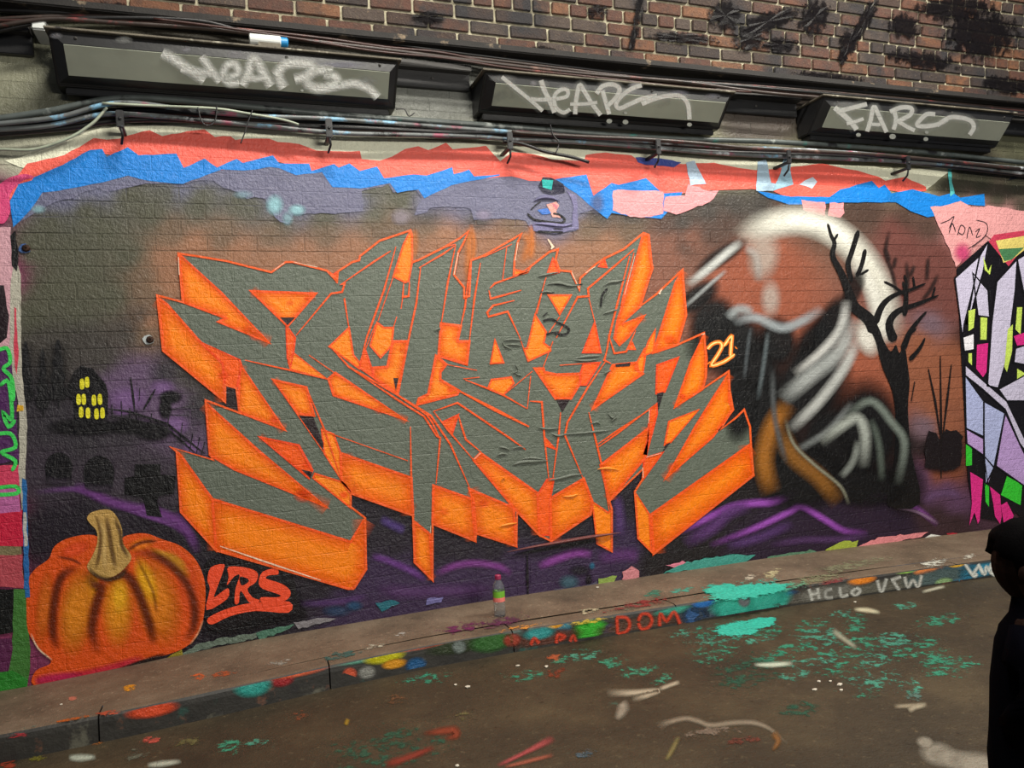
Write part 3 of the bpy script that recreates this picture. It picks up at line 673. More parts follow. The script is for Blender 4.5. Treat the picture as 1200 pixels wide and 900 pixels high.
# ragged old paint along the foot of the wall
for s, c in (('800,660 830,654 860,650 885,651 870,660 820,668 790,670 776,672', (60, 140, 128)), ('730,670 740,664 750,668 748,676 730,680', (190, 120, 126)), ('702,678 722,674 720,682 702,686', (128, 150, 70)), ('440,706 458,704 468,706 455,714 448,718', (30, 96, 110)),
             ('345,730 375,724 395,726 370,732 350,737', (120, 116, 120)), ('300,742 325,735 345,732 330,742 305,749', (70, 110, 92)), ('500,702 520,700 516,706 500,708', (104, 100, 150)), ('970,642 985,635 1005,634 1004,642 968,646', (150, 164, 60)),
             ('1006,640 1030,630 1060,626 1088,624 1080,630 1040,636 1010,642', (212, 130, 134)), ('1080,632 1090,626 1108,628 1100,632', (214, 214, 206)), ('1108,626 1122,624 1118,630', (170, 40, 54)), ('780,662 800,658 806,662 790,666', (206, 120, 140)), ('900,652 940,646 950,644 960,648 930,652 900,656', (84, 120, 96)),
             ('205,770 230,756 260,748 300,742 300,748 250,758 215,768', (96, 110, 98)), ('180,778 205,766 214,760 214,768 190,776', (132, 118, 30)), ('650,690 690,686 700,680 702,686 690,692 650,696', (70, 66, 84))):
    pp('paint_patch', wall_root, ragged(P(s), 1.2, 5), c, 2)
for x, y, rx, ry, c in ((667, 682, 14, 10, (60, 90, 104)), (680, 668, 16, 8, (30, 26, 36)), (694, 663, 4, 5, (40, 100, 130)), (395, 716, 20, 8, (40, 60, 90)), (415, 710, 12, 7, (34, 70, 104)), (690, 680, 5, 10, (20, 14, 20))):
    pb('paint_mist', wall_root, x, y, rx, ry, c, .8, 2)
# ------------------------------------------------------------------ the large wildstyle lettering
GREY, OR, ROR, LINE, DARK = (92, 99, 88), (238, 124, 4), (232, 86, 8), (228, 80, 18), (34, 22, 26)
q = on_wall(410, 690)
let = empty('graffiti_lettering', tuple(q), 'large grey and orange interlocking graffiti lettering with pointed spikes', 'graffiti')
sil = P('209,297 230,300 266,306 318,319 335,307 343,307 383,317 395,330 396,318 413,307 421,305 422,300 445,282 481,270 483,276 483,307 490,305 520,290 539,279 549,271 543,285 537,296 532,322 544,337 544,348 550,347 552,305 566,300 603,279 611,274 607,283 603,305 602,323 618,319 622,312 644,295 654,292 651,304 656,317 669,318 679,340 680,326 699,309 708,303 731,292 754,273 760,275 762,302 765,314 750,359 770,344 800,316 801,337 804,369 794,404 825,390 827,414 827,441 823,456 854,435 855,456 859,479 845,503 863,489 872,480 879,500 880,521 883,557 766,649 748,631 744,576 753,562 754,549 714,587 717,597 717,646 700,637 694,588 692,603 646,634 632,627 606,600 605,640 558,625 557,634 507,614 507,680 486,659 484,604 411,578 411,594 428,607 429,667 414,690 408,690 253,645 212,600 207,529 200,524 250,539 246,533 241,469 281,484 277,455 264,451 264,471 191,411 184,346 214,354')
pp('letter_face', let, sil, GREY, 4)['label'] = 'grey letter faces'
fills = [(OR, '210,298 259,343 316,402 256,377 265,373 215,354'), (OR, '185,349 192,411 264,471 261,426 234,400 196,357'), (ROR, '234,400 281,422 283,428 277,456 264,451 261,426'),
 (OR, '282,428 334,504 283,484 279,478 281,440'), (OR, '241,472 304,529 384,595 275,550 246,533'), (OR, '207,529 212,600 253,645 249,585 240,573 213,535'),
 (OR, '249,585 411,635 427,608 429,667 415,689 408,690 253,644'), (OR, '294,341 370,344 337,382'), (ROR, '335,380 346,396 344,412 341,428 337,420'),
 (OR, '343,413 383,444 341,433 338,424'), (OR, '385,444 393,437 477,493 391,463'), (OR, '320,445 359,454 368,487 349,485'), (OR, '377,503 391,509 399,531 401,564 380,531'),
 (OR, '399,531 482,560 484,604 411,578 400,563'), (ROR, '304,512 350,522 366,551 362,560'), (OR, '369,555 401,565 411,575 411,595 367,560'), (OR, '409,384 414,416 422,426 421,432 386,406'),
 (OR, '481,270 483,278 483,307 479,329 475,331 461,324 473,286'), (OR, '442,378 450,384 461,384 459,405 446,419 434,405'), (OR, '459,406 461,400 478,400 466,462 438,442 438,431 454,430'),
 (ROR, '428,409 435,430 438,442 421,431 423,422'), (OR, '517,379 540,382 536,400 550,400 547,427 514,417'), (OR, '511,417 523,427 516,436 516,445 538,458 536,462 489,474 491,467 502,462'),
 (OR, '576,445 599,442 602,449 590,463 572,455'), (OR, '580,398 590,425 575,426'), (OR, '627,369 640,389 637,402 645,408 645,411 619,423 614,409 618,408'), (ROR, '648,303 655,319 641,322'),
 (OR, '643,346 669,346 656,368'), (OR, '627,432 637,432 638,436 652,439 680,438 680,449 669,467 651,467'), (ROR, '680,438 684,426 703,425 687,451 680,451'), (ROR, '697,377 704,413 683,413'),
 (OR, '754,274 760,276 764,315 750,359 728,380 755,370 736,395 726,404 720,396 724,375 740,325'), (OR, '741,402 744,409 737,409'), (OR, '768,386 766,412 754,417 760,400'), (OR, '755,409 747,424 744,432 753,438 756,418'),
 (OR, '800,317 804,369 794,404 766,413 792,331'), (OR, '718,428 746,425 748,435 753,438 694,480'), (ROR, '770,428 795,419 779,459 769,461'), (ROR, '770,473 762,480 760,500 756,533 770,485'),
 (OR, '825,392 828,420 827,442 823,456 791,477 810,424'), (OR, '854,438 855,472 859,480 835,512 779,562 815,500 838,463'), (OR, '784,494 819,480 786,518 779,521'), (ROR, '755,537 777,530 754,562 754,548'),
 (OR, '704,545 761,501 757,535 714,587'), (OR, '763,603 879,521 881,545 883,557 766,649'), (OR, '745,578 761,603 763,646 748,631'), (OR, '645,584 684,561 694,587 692,603 646,634'),
 (ROR, '641,562 649,561 645,584 644,627 632,627 630,580'), (OR, '555,539 563,531 630,578 632,627 604,597'), (OR, '508,569 553,585 557,634 507,613'), (OR, '550,573 602,595 605,640 558,625 555,588'),
 (OR, '694,588 713,601 717,597 717,646 700,637'), (OR, '485,611 504,626 507,680 486,659'), (ROR, '518,495 537,486 530,508'), (ROR, '638,512 652,527 639,522'), (OR, '602,324 603,316 618,319'),
 (ROR, '394,330 396,318 390,322'), (ROR, '702,312 708,303 711,313')]
def shrink(pts, d):
    c = np.mean(np.array(pts), 0); out = []
    for p in pts:
        v = np.array(p)-c; n = np.linalg.norm(v)+1e-6; out.append(tuple(c+v*max(.3, (n-d)/n)))
    return out
def area2(p):
    p = np.array(p); x, y = p[:, 0], p[:, 1]; return abs(np.dot(x, np.roll(y, 1))-np.dot(y, np.roll(x, 1)))/2
for c, s in fills:
    p = P(s); pp('letter_side', let, p, c, 6); big = area2(p) > 900
    # red-orange shading sprayed in from the edges
    l = Layer(on_wall)
    pl = p+[p[0]]
    l.stroke(p, 3.0 if big else 2.2, (232, 80, 14) if c is OR else (226, 66, 14), lay(8), closed=True); l.build('outline', M_FILM, let)
    if big:
        pa_ = np.array(p); sg = np.sign(np.dot(pa_[:, 0], np.roll(pa_[:, 1], -1))-np.dot(pa_[:, 1], np.roll(pa_[:, 0], -1)))
        per = sum(np.linalg.norm(pa_[i]-pa_[i-1]) for i in range(len(p))); wd = min(16, 1.15*area2(p)/per)
        for i in range(len(p)):
            a, b = np.array(p[i]), np.array(p[(i+1) % len(p)])
            if np.linalg.norm(b-a) > 10:   # sprayed in from the edge, inwards only
                pm('edge_shading', let, [tuple(a), tuple((a+b)/2), tuple(b)], 2*wd, (236, 92, 2), .62, 7, n=2, ends=False, prof=((0, 1), (sg*.4, .5), (sg*1, 0)))
# far tips burn to red
for x, y, r_, a in ((300, 393, 16, .8), (262, 440, 14, .7), (322, 492, 14, .8), (355, 580, 22, .8), (290, 386, 14, .5), (340, 355, 10, .4), (360, 350, 8, .7), (360, 545, 12, .7), (403, 580, 12, .7), (445, 480, 14, .5), (785, 398, 18, .7), (800, 465, 10, .7), (790, 548, 16, .8), (700, 472, 10, .7), (520, 600, 14, .4), (566, 590, 16, .6), (740, 385, 10, .4), (465, 318, 10, .5), (528, 457, 10, .7), (470, 410, 8, .5)):
    pb('edge_shading', let, x, y, r_*.55, r_*.45, (236, 74, 6), a*.8, 7)
for s in ('328,372 346,372 337,381', '350,487 367,488 379,519 379,530', '353,550 366,553 364,561', '461,443 467,443 464,458', '652,468 668,468 659,483', '770,461 778,459 771,482', '780,521 786,518 776,531', '841,505 858,485 862,489 846,503', '721,427 739,425 738,429 722,430', '264,452 276,456 279,482 264,476'):
    pp('shadow_patch', let, P(s), DARK, 9)
lines = ['347,393 388,344 401,342 404,332 400,333 439,306 458,294', '287,422 350,436 386,445', '362,416 392,437', '359,454 380,503 401,564', '320,445 380,531', '390,509 478,540', '481,500 482,560 484,604', '464,289 450,340 430,395 422,426', '461,324 443,376', '440,380 428,410',
 '473,332 472,348 479,347 480,330', '472,348 470,362', '465,371 461,384', '484,308 520,290 539,279', '491,314 520,297 533,288', '493,313 488,355 480,392 467,460', '409,385 403,350', '387,406 409,430 463,461 499,485 506,494 515,513', '421,431 466,463 505,487 528,521 551,573', '410,431 462,466 497,488 512,511 516,513 511,567', '523,427 559,434',
 '543,444 562,442', '545,445 571,455 590,463 618,479', '624,435 590,463', '622,440 618,479', '508,482 536,472 597,513 616,527', '508,482 525,504 555,539', '537,486 541,500 546,515 564,530', '621,470 635,471 638,512 643,560', '657,483 655,509 648,560', '710,423 690,452 665,495 662,510 683,560', '690,483 698,515 705,544 714,599', '763,479 720,507 700,521', '768,474 722,509 701,524',
 '627,369 640,325', '629,368 639,327', '642,392 656,371', '652,396 677,348 690,347 689,338 720,312 743,292', '690,349 697,377', '738,300 725,350 714,394 709,422', '743,296 730,350 721,394', '636,432 648,400', '656,428 684,426', '745,387 734,412 720,414 713,392', '713,405 708,422 716,426', '534,287 525,330 517,380', '551,308 545,360 540,382', '563,308 556,350 550,400', '567,301 600,286', '594,288 589,328', '574,338 580,332 620,318',
 '611,340 590,346 575,350 573,340', '603,352 578,358 571,366 573,371 595,365 609,395', '609,395 619,424', '580,398 575,426', '518,291 534,286', '622,312 602,325', '213,300 260,344', '543,350 548,349', '395,330 390,322 384,317', '404,349 409,385']
for s in lines: ps('outline', let, P(s), 2.3, LINE, 10)
ps('outline', let, P('538,458 580,480 620,500'), 4.2, (232, 84, 16), 10)
ps('outline', let, sil, 2.4, (226, 88, 30), 10, closed=True)
WHT = (226, 196, 170)
for s, wd in (('209,301 210,322', 2), ('322,316 333,308', 1.6), ('344,307 372,313', 1.6), ('537,296 532,322', 1.8), ('607,284 604,305', 1.6), ('686,320 698,312', 1.6), ('744,300 732,345', 1.2), ('761,480 760,496', 1.4), ('258,640 310,658 376,680', 2), ('556,538 563,531', 1.4), ('753,548 754,560', 1.8), ('773,345 775,340 772,344', 3), ('670,319 679,338', 1.6), ('505,616 504,625', 1.4), ('642,280 648,289 646,292', 3), ('826,391 822,392', 2), ('641,322 654,319', 1.2), ('775,531 757,536', 1.2)):
    ps('highlight', let, P(s), wd, WHT, 12)
# ------------------------------------------------------------------ painted pumpkin
pk = empty('painted_pumpkin', tuple(on_wall(137, 785)), 'painted orange pumpkin with curved tan stem at foot of the wall', 'painting')
body = smooth_line(P('57,655 64,640 82,630 110,627 130,640 147,628 170,625 190,632 212,640 230,657 240,682 240,712 235,737 222,755 200,766 162,775 137,786 100,797 62,804 38,802 42,786 60,776 45,760 33,740 31,712 32,682 42,666'), 4, True)
pp('skin', pk, body, (206, 76, 16), 4)
for x, y, rx, ry, rot, c, a in ((90, 716, 24, 58, 8, (214, 126, 24), .95), (138, 712, 22, 52, 0, (218, 134, 22), .95), (184, 704, 30, 60, -14, (214, 120, 20), .9), (105, 690, 12, 26, 14, (232, 164, 26), .8), (140, 700, 12, 26, 0, (236, 172, 30), .8), (172, 682, 13, 34, -20, (236, 170, 26), .85), (52, 712, 12, 50, 6, (206, 100, 22), .9), (222, 690, 13, 44, -14, (220, 82, 26), .9), (88, 644, 20, 9, -22, (224, 78, 34), .9), (165, 638, 20, 9, -16, (226, 116, 24), .9), (196, 652, 26, 6, 24, (212, 150, 40), .8), (208, 662, 10, 24, -38, (212, 150, 40), .6)):
    pb('rib', pk, x, y, rx, ry, c, a, 5, rot)
for s, wd, a in (('92,664 72,676 64,706 62,740 68,762', 15, .8), ('101,668 110,684 118,690 112,712 108,740 116,768', 17, .8), ('118,688 132,676 148,674 160,690 170,715 178,742 180,757', 16, .8), ('155,648 180,650 202,664 220,686 228,712 226,738 214,752', 15, .75), ('148,646 165,636 185,634', 6, .7), ('66,652 85,656 96,662', 5, .6), ('158,650 178,690 184,720', 6, .4)):
    pm('groove', pk, P(s), wd, (96, 34, 8), a, 6)
pm('groove', pk, P('60,798 100,790 140,780 170,770'), 14, (196, 40, 60), .8, 6)
pm('groove', pk, P('40,800 60,795 100,792'), 16, (190, 34, 84), .8, 6)
pm('groove', pk, P('137,786 165,776 195,766'), 7, (30, 18, 14), .9, 6)
pm('highlight', pk, P('36,742 45,760 62,774'), 3, (220, 190, 160), .9, 8)
pm('highlight', pk, P('238,726 232,742 222,756'), 3, (220, 150, 110), .8, 8)
stem = smooth_line(P('102,607 108,600 126,597 136,604 143,620 144,636 154,652 148,664 136,674 124,678 110,674 102,664 108,652 114,636 113,622 106,614'), 4, True)
pp('stem', pk, stem, (178, 142, 78), 7)['label'] = 'tan ridged stem'
for s, wd, c in (('112,604 118,622 117,645 112,668', 4, (112, 80, 40)), ('124,604 128,625 131,645 136,668', 5, (104, 74, 36)), ('134,606 141,625 143,640 151,654', 4, (92, 66, 34)), ('116,606 122,625 122,650 124,672', 5, (206, 170, 104))):
    pm('stem_ridge', pk, P(s), wd*1.6, c, .85, 8)
pm('stem_ridge', pk, P('103,664 112,674 126,679 142,674 152,660'), 7, (70, 44, 24), .8, 9)

# ------------------------------------------------------------------ LRS tag
RT = (226, 74, 40)
t = empty('graffiti_tag', tuple(on_wall(290, 725)), 'orange-red LRS letters with an underline beside the painted pumpkin', 'graffiti')
pp('backing', t, smooth_line(P('240,662 262,656 300,660 330,664 345,680 344,718 300,726 262,738 240,728'), 4, True), (16, 12, 16), 3)
for s in ('247,665 262,661 262,668 254,690 251,700 262,692 268,690 266,702 242,715 246,690 243,680', '268,664 292,666 302,672 300,682 290,690 296,700 304,703 302,706 292,706 282,692 280,706 275,707 276,690 281,674 274,676 266,686 268,676',
          '281,676 290,678 291,682 283,686', '324,666 326,673 316,674 312,678 330,684 340,692 339,700 330,705 308,706 306,700 324,700 328,697 308,690 303,682 308,670', '244,724 270,712 300,706 339,705 338,718 300,716 270,722 248,732'):
    c = RT if s[:3] != '281' else (16, 12, 16)
    pp('letter' if c is RT else 'counter', t, smooth_line(P(s), 3, True), c, 5 if c is RT else 6)
# ------------------------------------------------------------------ 21. tag
t = empty('graffiti_tag', tuple(on_wall(845, 430)), 'small glowing orange 21. tag beside the lettering', 'graffiti')
for s, wd in (('829,409 835,403 843,401 846,406 841,416 834,428 848,424 861,415', 5), ('848,406 857,394 857,402 856,418', 5), ('862,408 863,407', 4), ('830,425 831,426', 5)):
    ps('letter', t, smooth_line(P(s), 4), wd, (240, 120, 24), 5)
for s, wd in (('829,409 835,403 843,401 846,406 841,416 834,428 848,424 861,415', 1.8), ('848,406 857,394 857,402 856,418', 1.8)):
    ps('highlight', t, smooth_line(P(s), 4), wd, (255, 214, 130), 6)

# ------------------------------------------------------------------ haunted house, trees, fence, graves
BK = (12, 10, 14)
h = empty('painted_house', tuple(on_wall(103, 490)), 'small black painted house with yellow windows', 'painting')
for x, y, rx, ry in ((150, 468, 30, 18), (205, 498, 20, 14), (226, 524, 14, 10), (142, 482, 12, 6), (190, 455, 18, 12)): pb('haze', h, x, y, rx, ry, (124, 92, 142), .75, 1)
pp('wall', h, P('78,462 82,448 96,430 108,431 124,450 127,462 126,490 104,493 88,492 86,470'), BK, 3)
pm('eaves', h, P('76,462 96,429 128,460'), 5, BK, .9, 4, n=3)
for x, y in ((96, 450), (102, 448), (92, 468), (98, 468), (110, 469), (117, 468), (95, 483), (103, 484), (113, 485), (120, 484)):
    pp('window', h, smooth_line(P(f'{x-2.2},{y-5} {x+2},{y-5.5} {x+2.6},{y+5} {x-2},{y+5.4}'), 3, True), (214, 206, 40), 5)
for (px, h0, w0, wob) in ((30, 400, 12, 1), (50, 408, 10, 2), (68, 398, 14, 3)):
    t = empty('painted_pine', tuple(on_wall(px, 470)), ['black painted pine tree at the edge of the mural', 'short black painted pine tree between two taller ones', 'tall black painted pine tree beside the painted house'][wob-1], 'painting', 'painted pine trees')
    pts = []
    for k in range(9): pts.append((px-w0*(.15+.85*k/8)*(1 if k % 2 else .55), h0+70*k/8))
    for k in range(8, -1, -1): pts.append((px+w0*(.15+.85*k/8)*(1 if k % 2 else .55), h0+70*k/8))
    pp('foliage', t, pts, (20, 19, 21), 3)
    pm('mist', t, [(px, h0), (px, h0+40), (px+1, h0+78)], w0*2.2, (22, 20, 24), .6, 2)
    ps('trunk', t, [(px, h0+66), (px+1, h0+80)], 3, (16, 15, 18), 3)
f_ = empty('painted_fence', tuple(on_wall(190, 500)), 'crooked black painted fence running down from the house', 'painting')
ps('rail', f_, P('126,479 150,482 175,490 195,496 210,508 225,520 240,532'), 2.5, BK, 4)
ps('rail', f_, P('128,488 155,492 180,498 200,506 214,518 228,530'), 2.5, BK, 4)
for s in ('131,474 132,490', '142,470 143,492', '152,478 152,496', '160,480 160,498', '178,484 176,500', '198,484 196,508', '214,495 211,516', '226,508 222,530', '234,512 230,532', '240,518 236,534'): ps('picket', f_, P(s), 2.4, BK, 4)
t = empty('painted_bush', tuple(on_wall(170, 510)), 'black painted bush with bare twigs behind the fence', 'painting')
for s, wd in (('153,442 156,465 158,482', 3), ('182,456 174,470 168,480', 3), ('164,454 163,470', 2), ('224,476 200,480', 2), ('222,487 200,486', 2)): ps('twig', t, P(s), wd, BK, 4)
for x, y, rx, ry in ((200, 465, 16, 9), (194, 478, 9, 16), (180, 505, 26, 14), (150, 500, 26, 10), (100, 500, 50, 12)): pb('foliage', t, x, y, rx, ry, BK, .9, 3, core=.6)
for x, y, rx, ry, lab in ((69, 547, 16, 18, 'black arched painted gravestone furthest from the cross'), (116, 553, 18, 20, 'black arched painted gravestone beside the cross')):
    t = empty('painted_gravestone', tuple(on_wall(x, y+ry)), lab, 'painting', 'painted gravestones')
    pp('slab', t, [(x+rx*math.cos(a), y-ry*max(0, math.sin(a))*.95) for a in np.linspace(0, math.pi, 12)]+[(x-rx*.9, y+ry*.9), (x+rx*.9, y+ry*.9)], (14, 12, 16), 3)
    pm('mist', t, [(x-rx, y+ry*.8), (x, y+ry), (x+rx, y+ry*.9)], 12, (48, 40, 52), .9, 4)
t = empty('painted_cross', tuple(on_wall(180, 600)), 'black painted cross leaning over the graves', 'painting')
pp('cross', t, P('158,544 188,544 188,556 206,558 204,578 186,581 184,588 190,606 172,604 168,583 146,579 146,560 158,558'), (8, 7, 9), 4)

# ------------------------------------------------------------------ moon, bare tree, sky glow, reeds
mo = empty('painted_moon', tuple(on_wall(950, 440)), 'pale painted moon arc behind the bare tree', 'painting')
pm('arc', mo, P('868,285 890,268 930,258 965,265 1000,290 1025,325 1040,365 1042,400'), 42, (214, 212, 200), 1.0, 2, n=8)
pm('arc', mo, P('905,262 940,258 980,270 1010,300'), 26, (232, 230, 220), .9, 3, n=8)
pm('arc', mo, P('1000,300 1022,335 1032,375 1036,405'), 30, (224, 222, 212), .8, 3, n=6)
pb('haze', mo, 1016, 396, 16, 26, (214, 210, 200), .9, 2, -20)
pb('haze', mo, 895, 300, 22, 34, (186, 172, 160), .6, 2, 10)
pb('haze', mo, 903, 350, 14, 26, (196, 186, 176), .5, 2)
tr_ = empty('painted_tree', tuple(on_wall(1055, 590)), 'black painted bare tree with twisting branches before the moon', 'painting')
TB = (16, 14, 14)
pp('trunk', tr_, smooth_line(P('1020,370 1030,384 1036,400 1044,412 1050,404 1054,414 1060,405 1064,430 1066,450 1064,480 1068,530 1078,590 1040,592 1046,560 1050,500 1046,460 1034,430 1026,400 1016,378'), 3, True), TB, 4)
for s, wd in (('970,262 974,276 978,285 976,300 986,320 996,345 1002,360 1018,374 1024,390', [3, 4, 5, 6, 8, 10, 12, 14, 12]), ('1006,270 998,296 994,310 998,330', 6), ('982,274 976,284', 3), ('1014,292 1010,310 1004,324', 5), ('1018,316 1008,322', 3), ('1025,380 1034,358 1048,346 1066,340 1085,332', [9, 7, 5, 4, 2]), ('1048,346 1062,338 1060,322', 3), ('1048,400 1042,380 1052,365 1076,356 1100,346', [12, 9, 7, 5, 2]), ('1072,338 1070,324', 2.5), ('1092,350 1096,336', 2.5), ('1058,410 1066,390 1076,376 1086,365', [8, 6, 4, 2]), ('1066,392 1074,385', 2.5), ('1060,370 1062,345 1058,330', [7, 5, 3]), ('1066,422 1078,408 1084,396', [6, 4, 2]), ('1060,345 1048,336 1036,330', 3)):
    p = smooth_line(P(s), 4)
    ws = [float(v) for v in np.interp(np.linspace(0, 1, len(p)), np.linspace(0, 1, len(wd)), wd)] if isinstance(wd, list) else wd
    ps('branch', tr_, p, ws, TB, 5)
for s in ('1043,268 1038,295 1046,320 1052,350', '1062,305 1064,330 1060,352', '1100,320 1090,340 1080,352', '1036,290 1044,306', '1050,300 1047,315', '1072,310 1066,325', '1088,300 1086,330'): pm('branch', tr_, P(s), 7, (44, 30, 28), .8, 3)
pb('foot', tr_, 1060, 570, 30, 40, (20, 14, 14), .9, 3)
rd = empty('painted_reeds', tuple(on_wall(1103, 560)), 'thin black painted stakes over dark bushes near the lavender graffiti', 'painting')
for s in ('1102,417 1103,500 1103,560', '1088,432 1096,470 1102,510', '1115,427 1110,470 1104,520', '1072,447 1068,470'): ps('stake', rd, P(s), 2.6, (22, 16, 16), 4)
pp('bush', rd, ragged(P('1083,522 1088,506 1098,508 1102,514 1108,504 1121,505 1128,512 1127,546 1112,552 1096,549 1084,546'), 1.5, 5), (24, 17, 19), 3)
pb('mist', rd, 1104, 545, 28, 12, (30, 22, 26), .8, 2)

# ------------------------------------------------------------------ dark smoke drifting past the moon (plain sprayed mist)
sm = empty('painted_smoke', tuple(on_wall(930, 590)), 'billowing black and grey painted smoke rising beside the moon', 'painting')
for x, y, rx, ry, rot, a in ((850, 400, 52, 42, -20, .95), (835, 375, 30, 34, 30, .9), (880, 440, 44, 66, 8, .95), (905, 500, 40, 76, -6, .95), (950, 450, 52, 62, 24, .95), (985, 520, 66, 60, 10, .95), (940, 560, 60, 44, 0, .9), (1020, 500, 44, 64, -12, .95), (1010, 570, 60, 28, 4, .9), (975, 380, 22, 46, 30, .9), (912, 400, 26, 34, -10, .9), (870, 480, 20, 44, 14, .9), (818, 348, 34, 16, -36, .85), (845, 300, 40, 12, -32, .7), (1000, 340, 12, 30, 24, .7), (955, 405, 26, 40, 24, .85)):
    pb('billow', sm, x, y, rx, ry, (14, 14, 15), a, 4, rot, .55)
for s, wd, c, a in (('905,580 895,540 905,500 925,470', 30, (164, 104, 36), .8), ('985,590 960,560 930,535 912,500', 28, (146, 96, 38), .7), ('995,592 985,570 955,545 930,520 920,490', 6, (150, 150, 130), .6),
                    ('858,378 885,372 915,384 940,376 965,360', 16, (160, 168, 172), .75), ('852,374 866,362 884,366', 16, (170, 178, 180), .6), ('900,388 896,420 888,470', 8, (100, 110, 114), .6), ('880,382 876,410 872,446', 7, (84, 90, 94), .6),
                    ('905,430 908,490 922,545', 10, (90, 94, 96), .6), ('915,470 950,440 985,410 1000,370', 26, (168, 172, 170), .8), ('925,505 960,470 990,430 1006,395', 18, (198, 200, 196), .75), ('930,440 960,415 985,385 992,350', 16, (206, 206, 202), .75), ('930,530 970,505 1000,470', 12, (120, 124, 124), .7),
                    ('990,490 1020,470 1045,495 1060,520 1052,570', 14, (126, 136, 128), .7), ('1020,490 1030,520 1034,565', 12, (96, 106, 98), .6),
                    ('960,520 985,500 1005,490 1014,510 1012,550', 18, (176, 182, 174), .75), ('985,560 1000,540 1006,515', 12, (150, 156, 150), .6),
                    ('805,335 830,315 850,298 870,282', 14, (204, 206, 202), .8), ('800,362 830,335 852,316', 7, (170, 174, 174), .6), ('872,290 886,300 890,330', 14, (176, 168, 162), .6)):
    pm('wisp', sm, P(s), wd, c, a, 6)

# ------------------------------------------------------------------ lavender piece at the far end
lv = empty('graffiti_piece', tuple(on_wall(1165, 610)), 'lavender graffiti piece with black outlines and pink and lime fills', 'graffiti')
def lav(s, c, layer=5, line=True, name='letter_face'):
    p = P(s); pp(name, lv, p, c, layer)
    if line: ps('outline', lv, p, 2.0, (14, 12, 16), layer+1, closed=True)
lav('1121,315 1158,282 1182,312 1212,275 1230,290 1230,640 1190,600 1176,612 1142,606 1134,560', (18, 15, 20), 3, False, 'backing')
LA, LB, LC, LP, LM, LG = (196, 190, 214), (168, 176, 216), (180, 150, 204), (212, 44, 130), (196, 220, 96), (52, 190, 50)
for s, c in (('1119,326 1148,300 1140,340 1130,380 1128,392', LA), ('1148,300 1158,284 1152,320 1142,352 1132,380 1140,340', LA), ('1168,330 1192,304 1190,340 1180,420 1170,455 1157,452 1162,380', LA), ('1192,304 1215,290 1215,360 1200,345', LA), ('1128,395 1142,390 1142,410 1130,412', (230, 228, 234)), ('1140,320 1158,340 1160,372 1146,370', LA), ('1190,408 1215,400 1215,430 1188,425', LA), ('1170,456 1200,440 1215,436 1215,470 1180,470', LA)): lav(s, c)
lav('1131,427 1150,444 1180,470 1215,545 1195,520 1178,480 1150,455 1131,440', LA); lav('1131,440 1153,470 1153,512 1132,502', LB); lav('1153,470 1178,484 1165,548 1155,568 1153,512', LB, 5); lav('1132,502 1153,514 1153,534 1133,520', LC)
lav('1178,484 1195,520 1215,560 1215,580 1167,546', LC); lav('1153,534 1165,548 1158,568', LC)
for s, c in (('1152,300 1158,318 1162,310 1160,322 1154,316', LM), ('1135,364 1143,362 1141,384 1135,388', LM), ('1149,372 1157,371 1156,398 1149,398', LM), ('1181,386 1187,380 1186,412 1180,436 1177,430', LM), ('1135,414 1139,414 1139,428 1135,424', LM), ('1192,360 1198,360 1196,392 1190,386', LM), ('1192,432 1202,438 1192,444', LM), ('1145,404 1158,402 1156,436 1152,442 1144,432', LP), ('1188,394 1215,385 1215,402 1192,405', LP),
             ('1180,558 1198,568 1196,592 1173,580', LG), ('1132,520 1139,526 1139,545 1132,546', LG), ('1154,566 1159,570 1159,594 1155,588', LG)): lav(s, c, 6, False, 'fill')
for s in ('1137,553 1152,562 1148,610 1146,614 1142,600 1136,616 1139,590', '1160,570 1172,580 1174,605 1172,614 1166,605 1164,590', '1173,592 1180,588 1188,604 1184,614 1176,612'): lav(s, LP, 6, False, 'drip')
pp('crown', lv, P('1158,284 1165,275 1215,268 1215,288 1185,312 1172,320'), (190, 60, 84), 3); pp('crown', lv, P('1167,282 1215,274 1215,282 1186,304 1176,308'), (214, 196, 110), 4); pp('crown', lv, P('1170,292 1200,290 1186,304 1177,306'), (70, 120, 80), 5)
pb('mist', lv, 1128, 296, 12, 14, (206, 60, 120), .7, 3)
wr = empty('handwritten_tag', tuple(on_wall(1130, 285)), 'thin black scribbled tag on the pink patch', 'graffiti')
for s in ('1102,262 1112,258 1118,254 1112,268', '1112,274 1116,262 1120,272', '1122,276 1126,264 1131,268 1128,275 1123,272', '1133,280 1136,266 1140,276', '1143,272 1148,268 1144,278 1150,276', '1144,258 1156,262 1156,274 1146,284 1134,292'):
    ps('letter', wr, smooth_line(P(s), 4), 1.1, (44, 34, 40), 4)
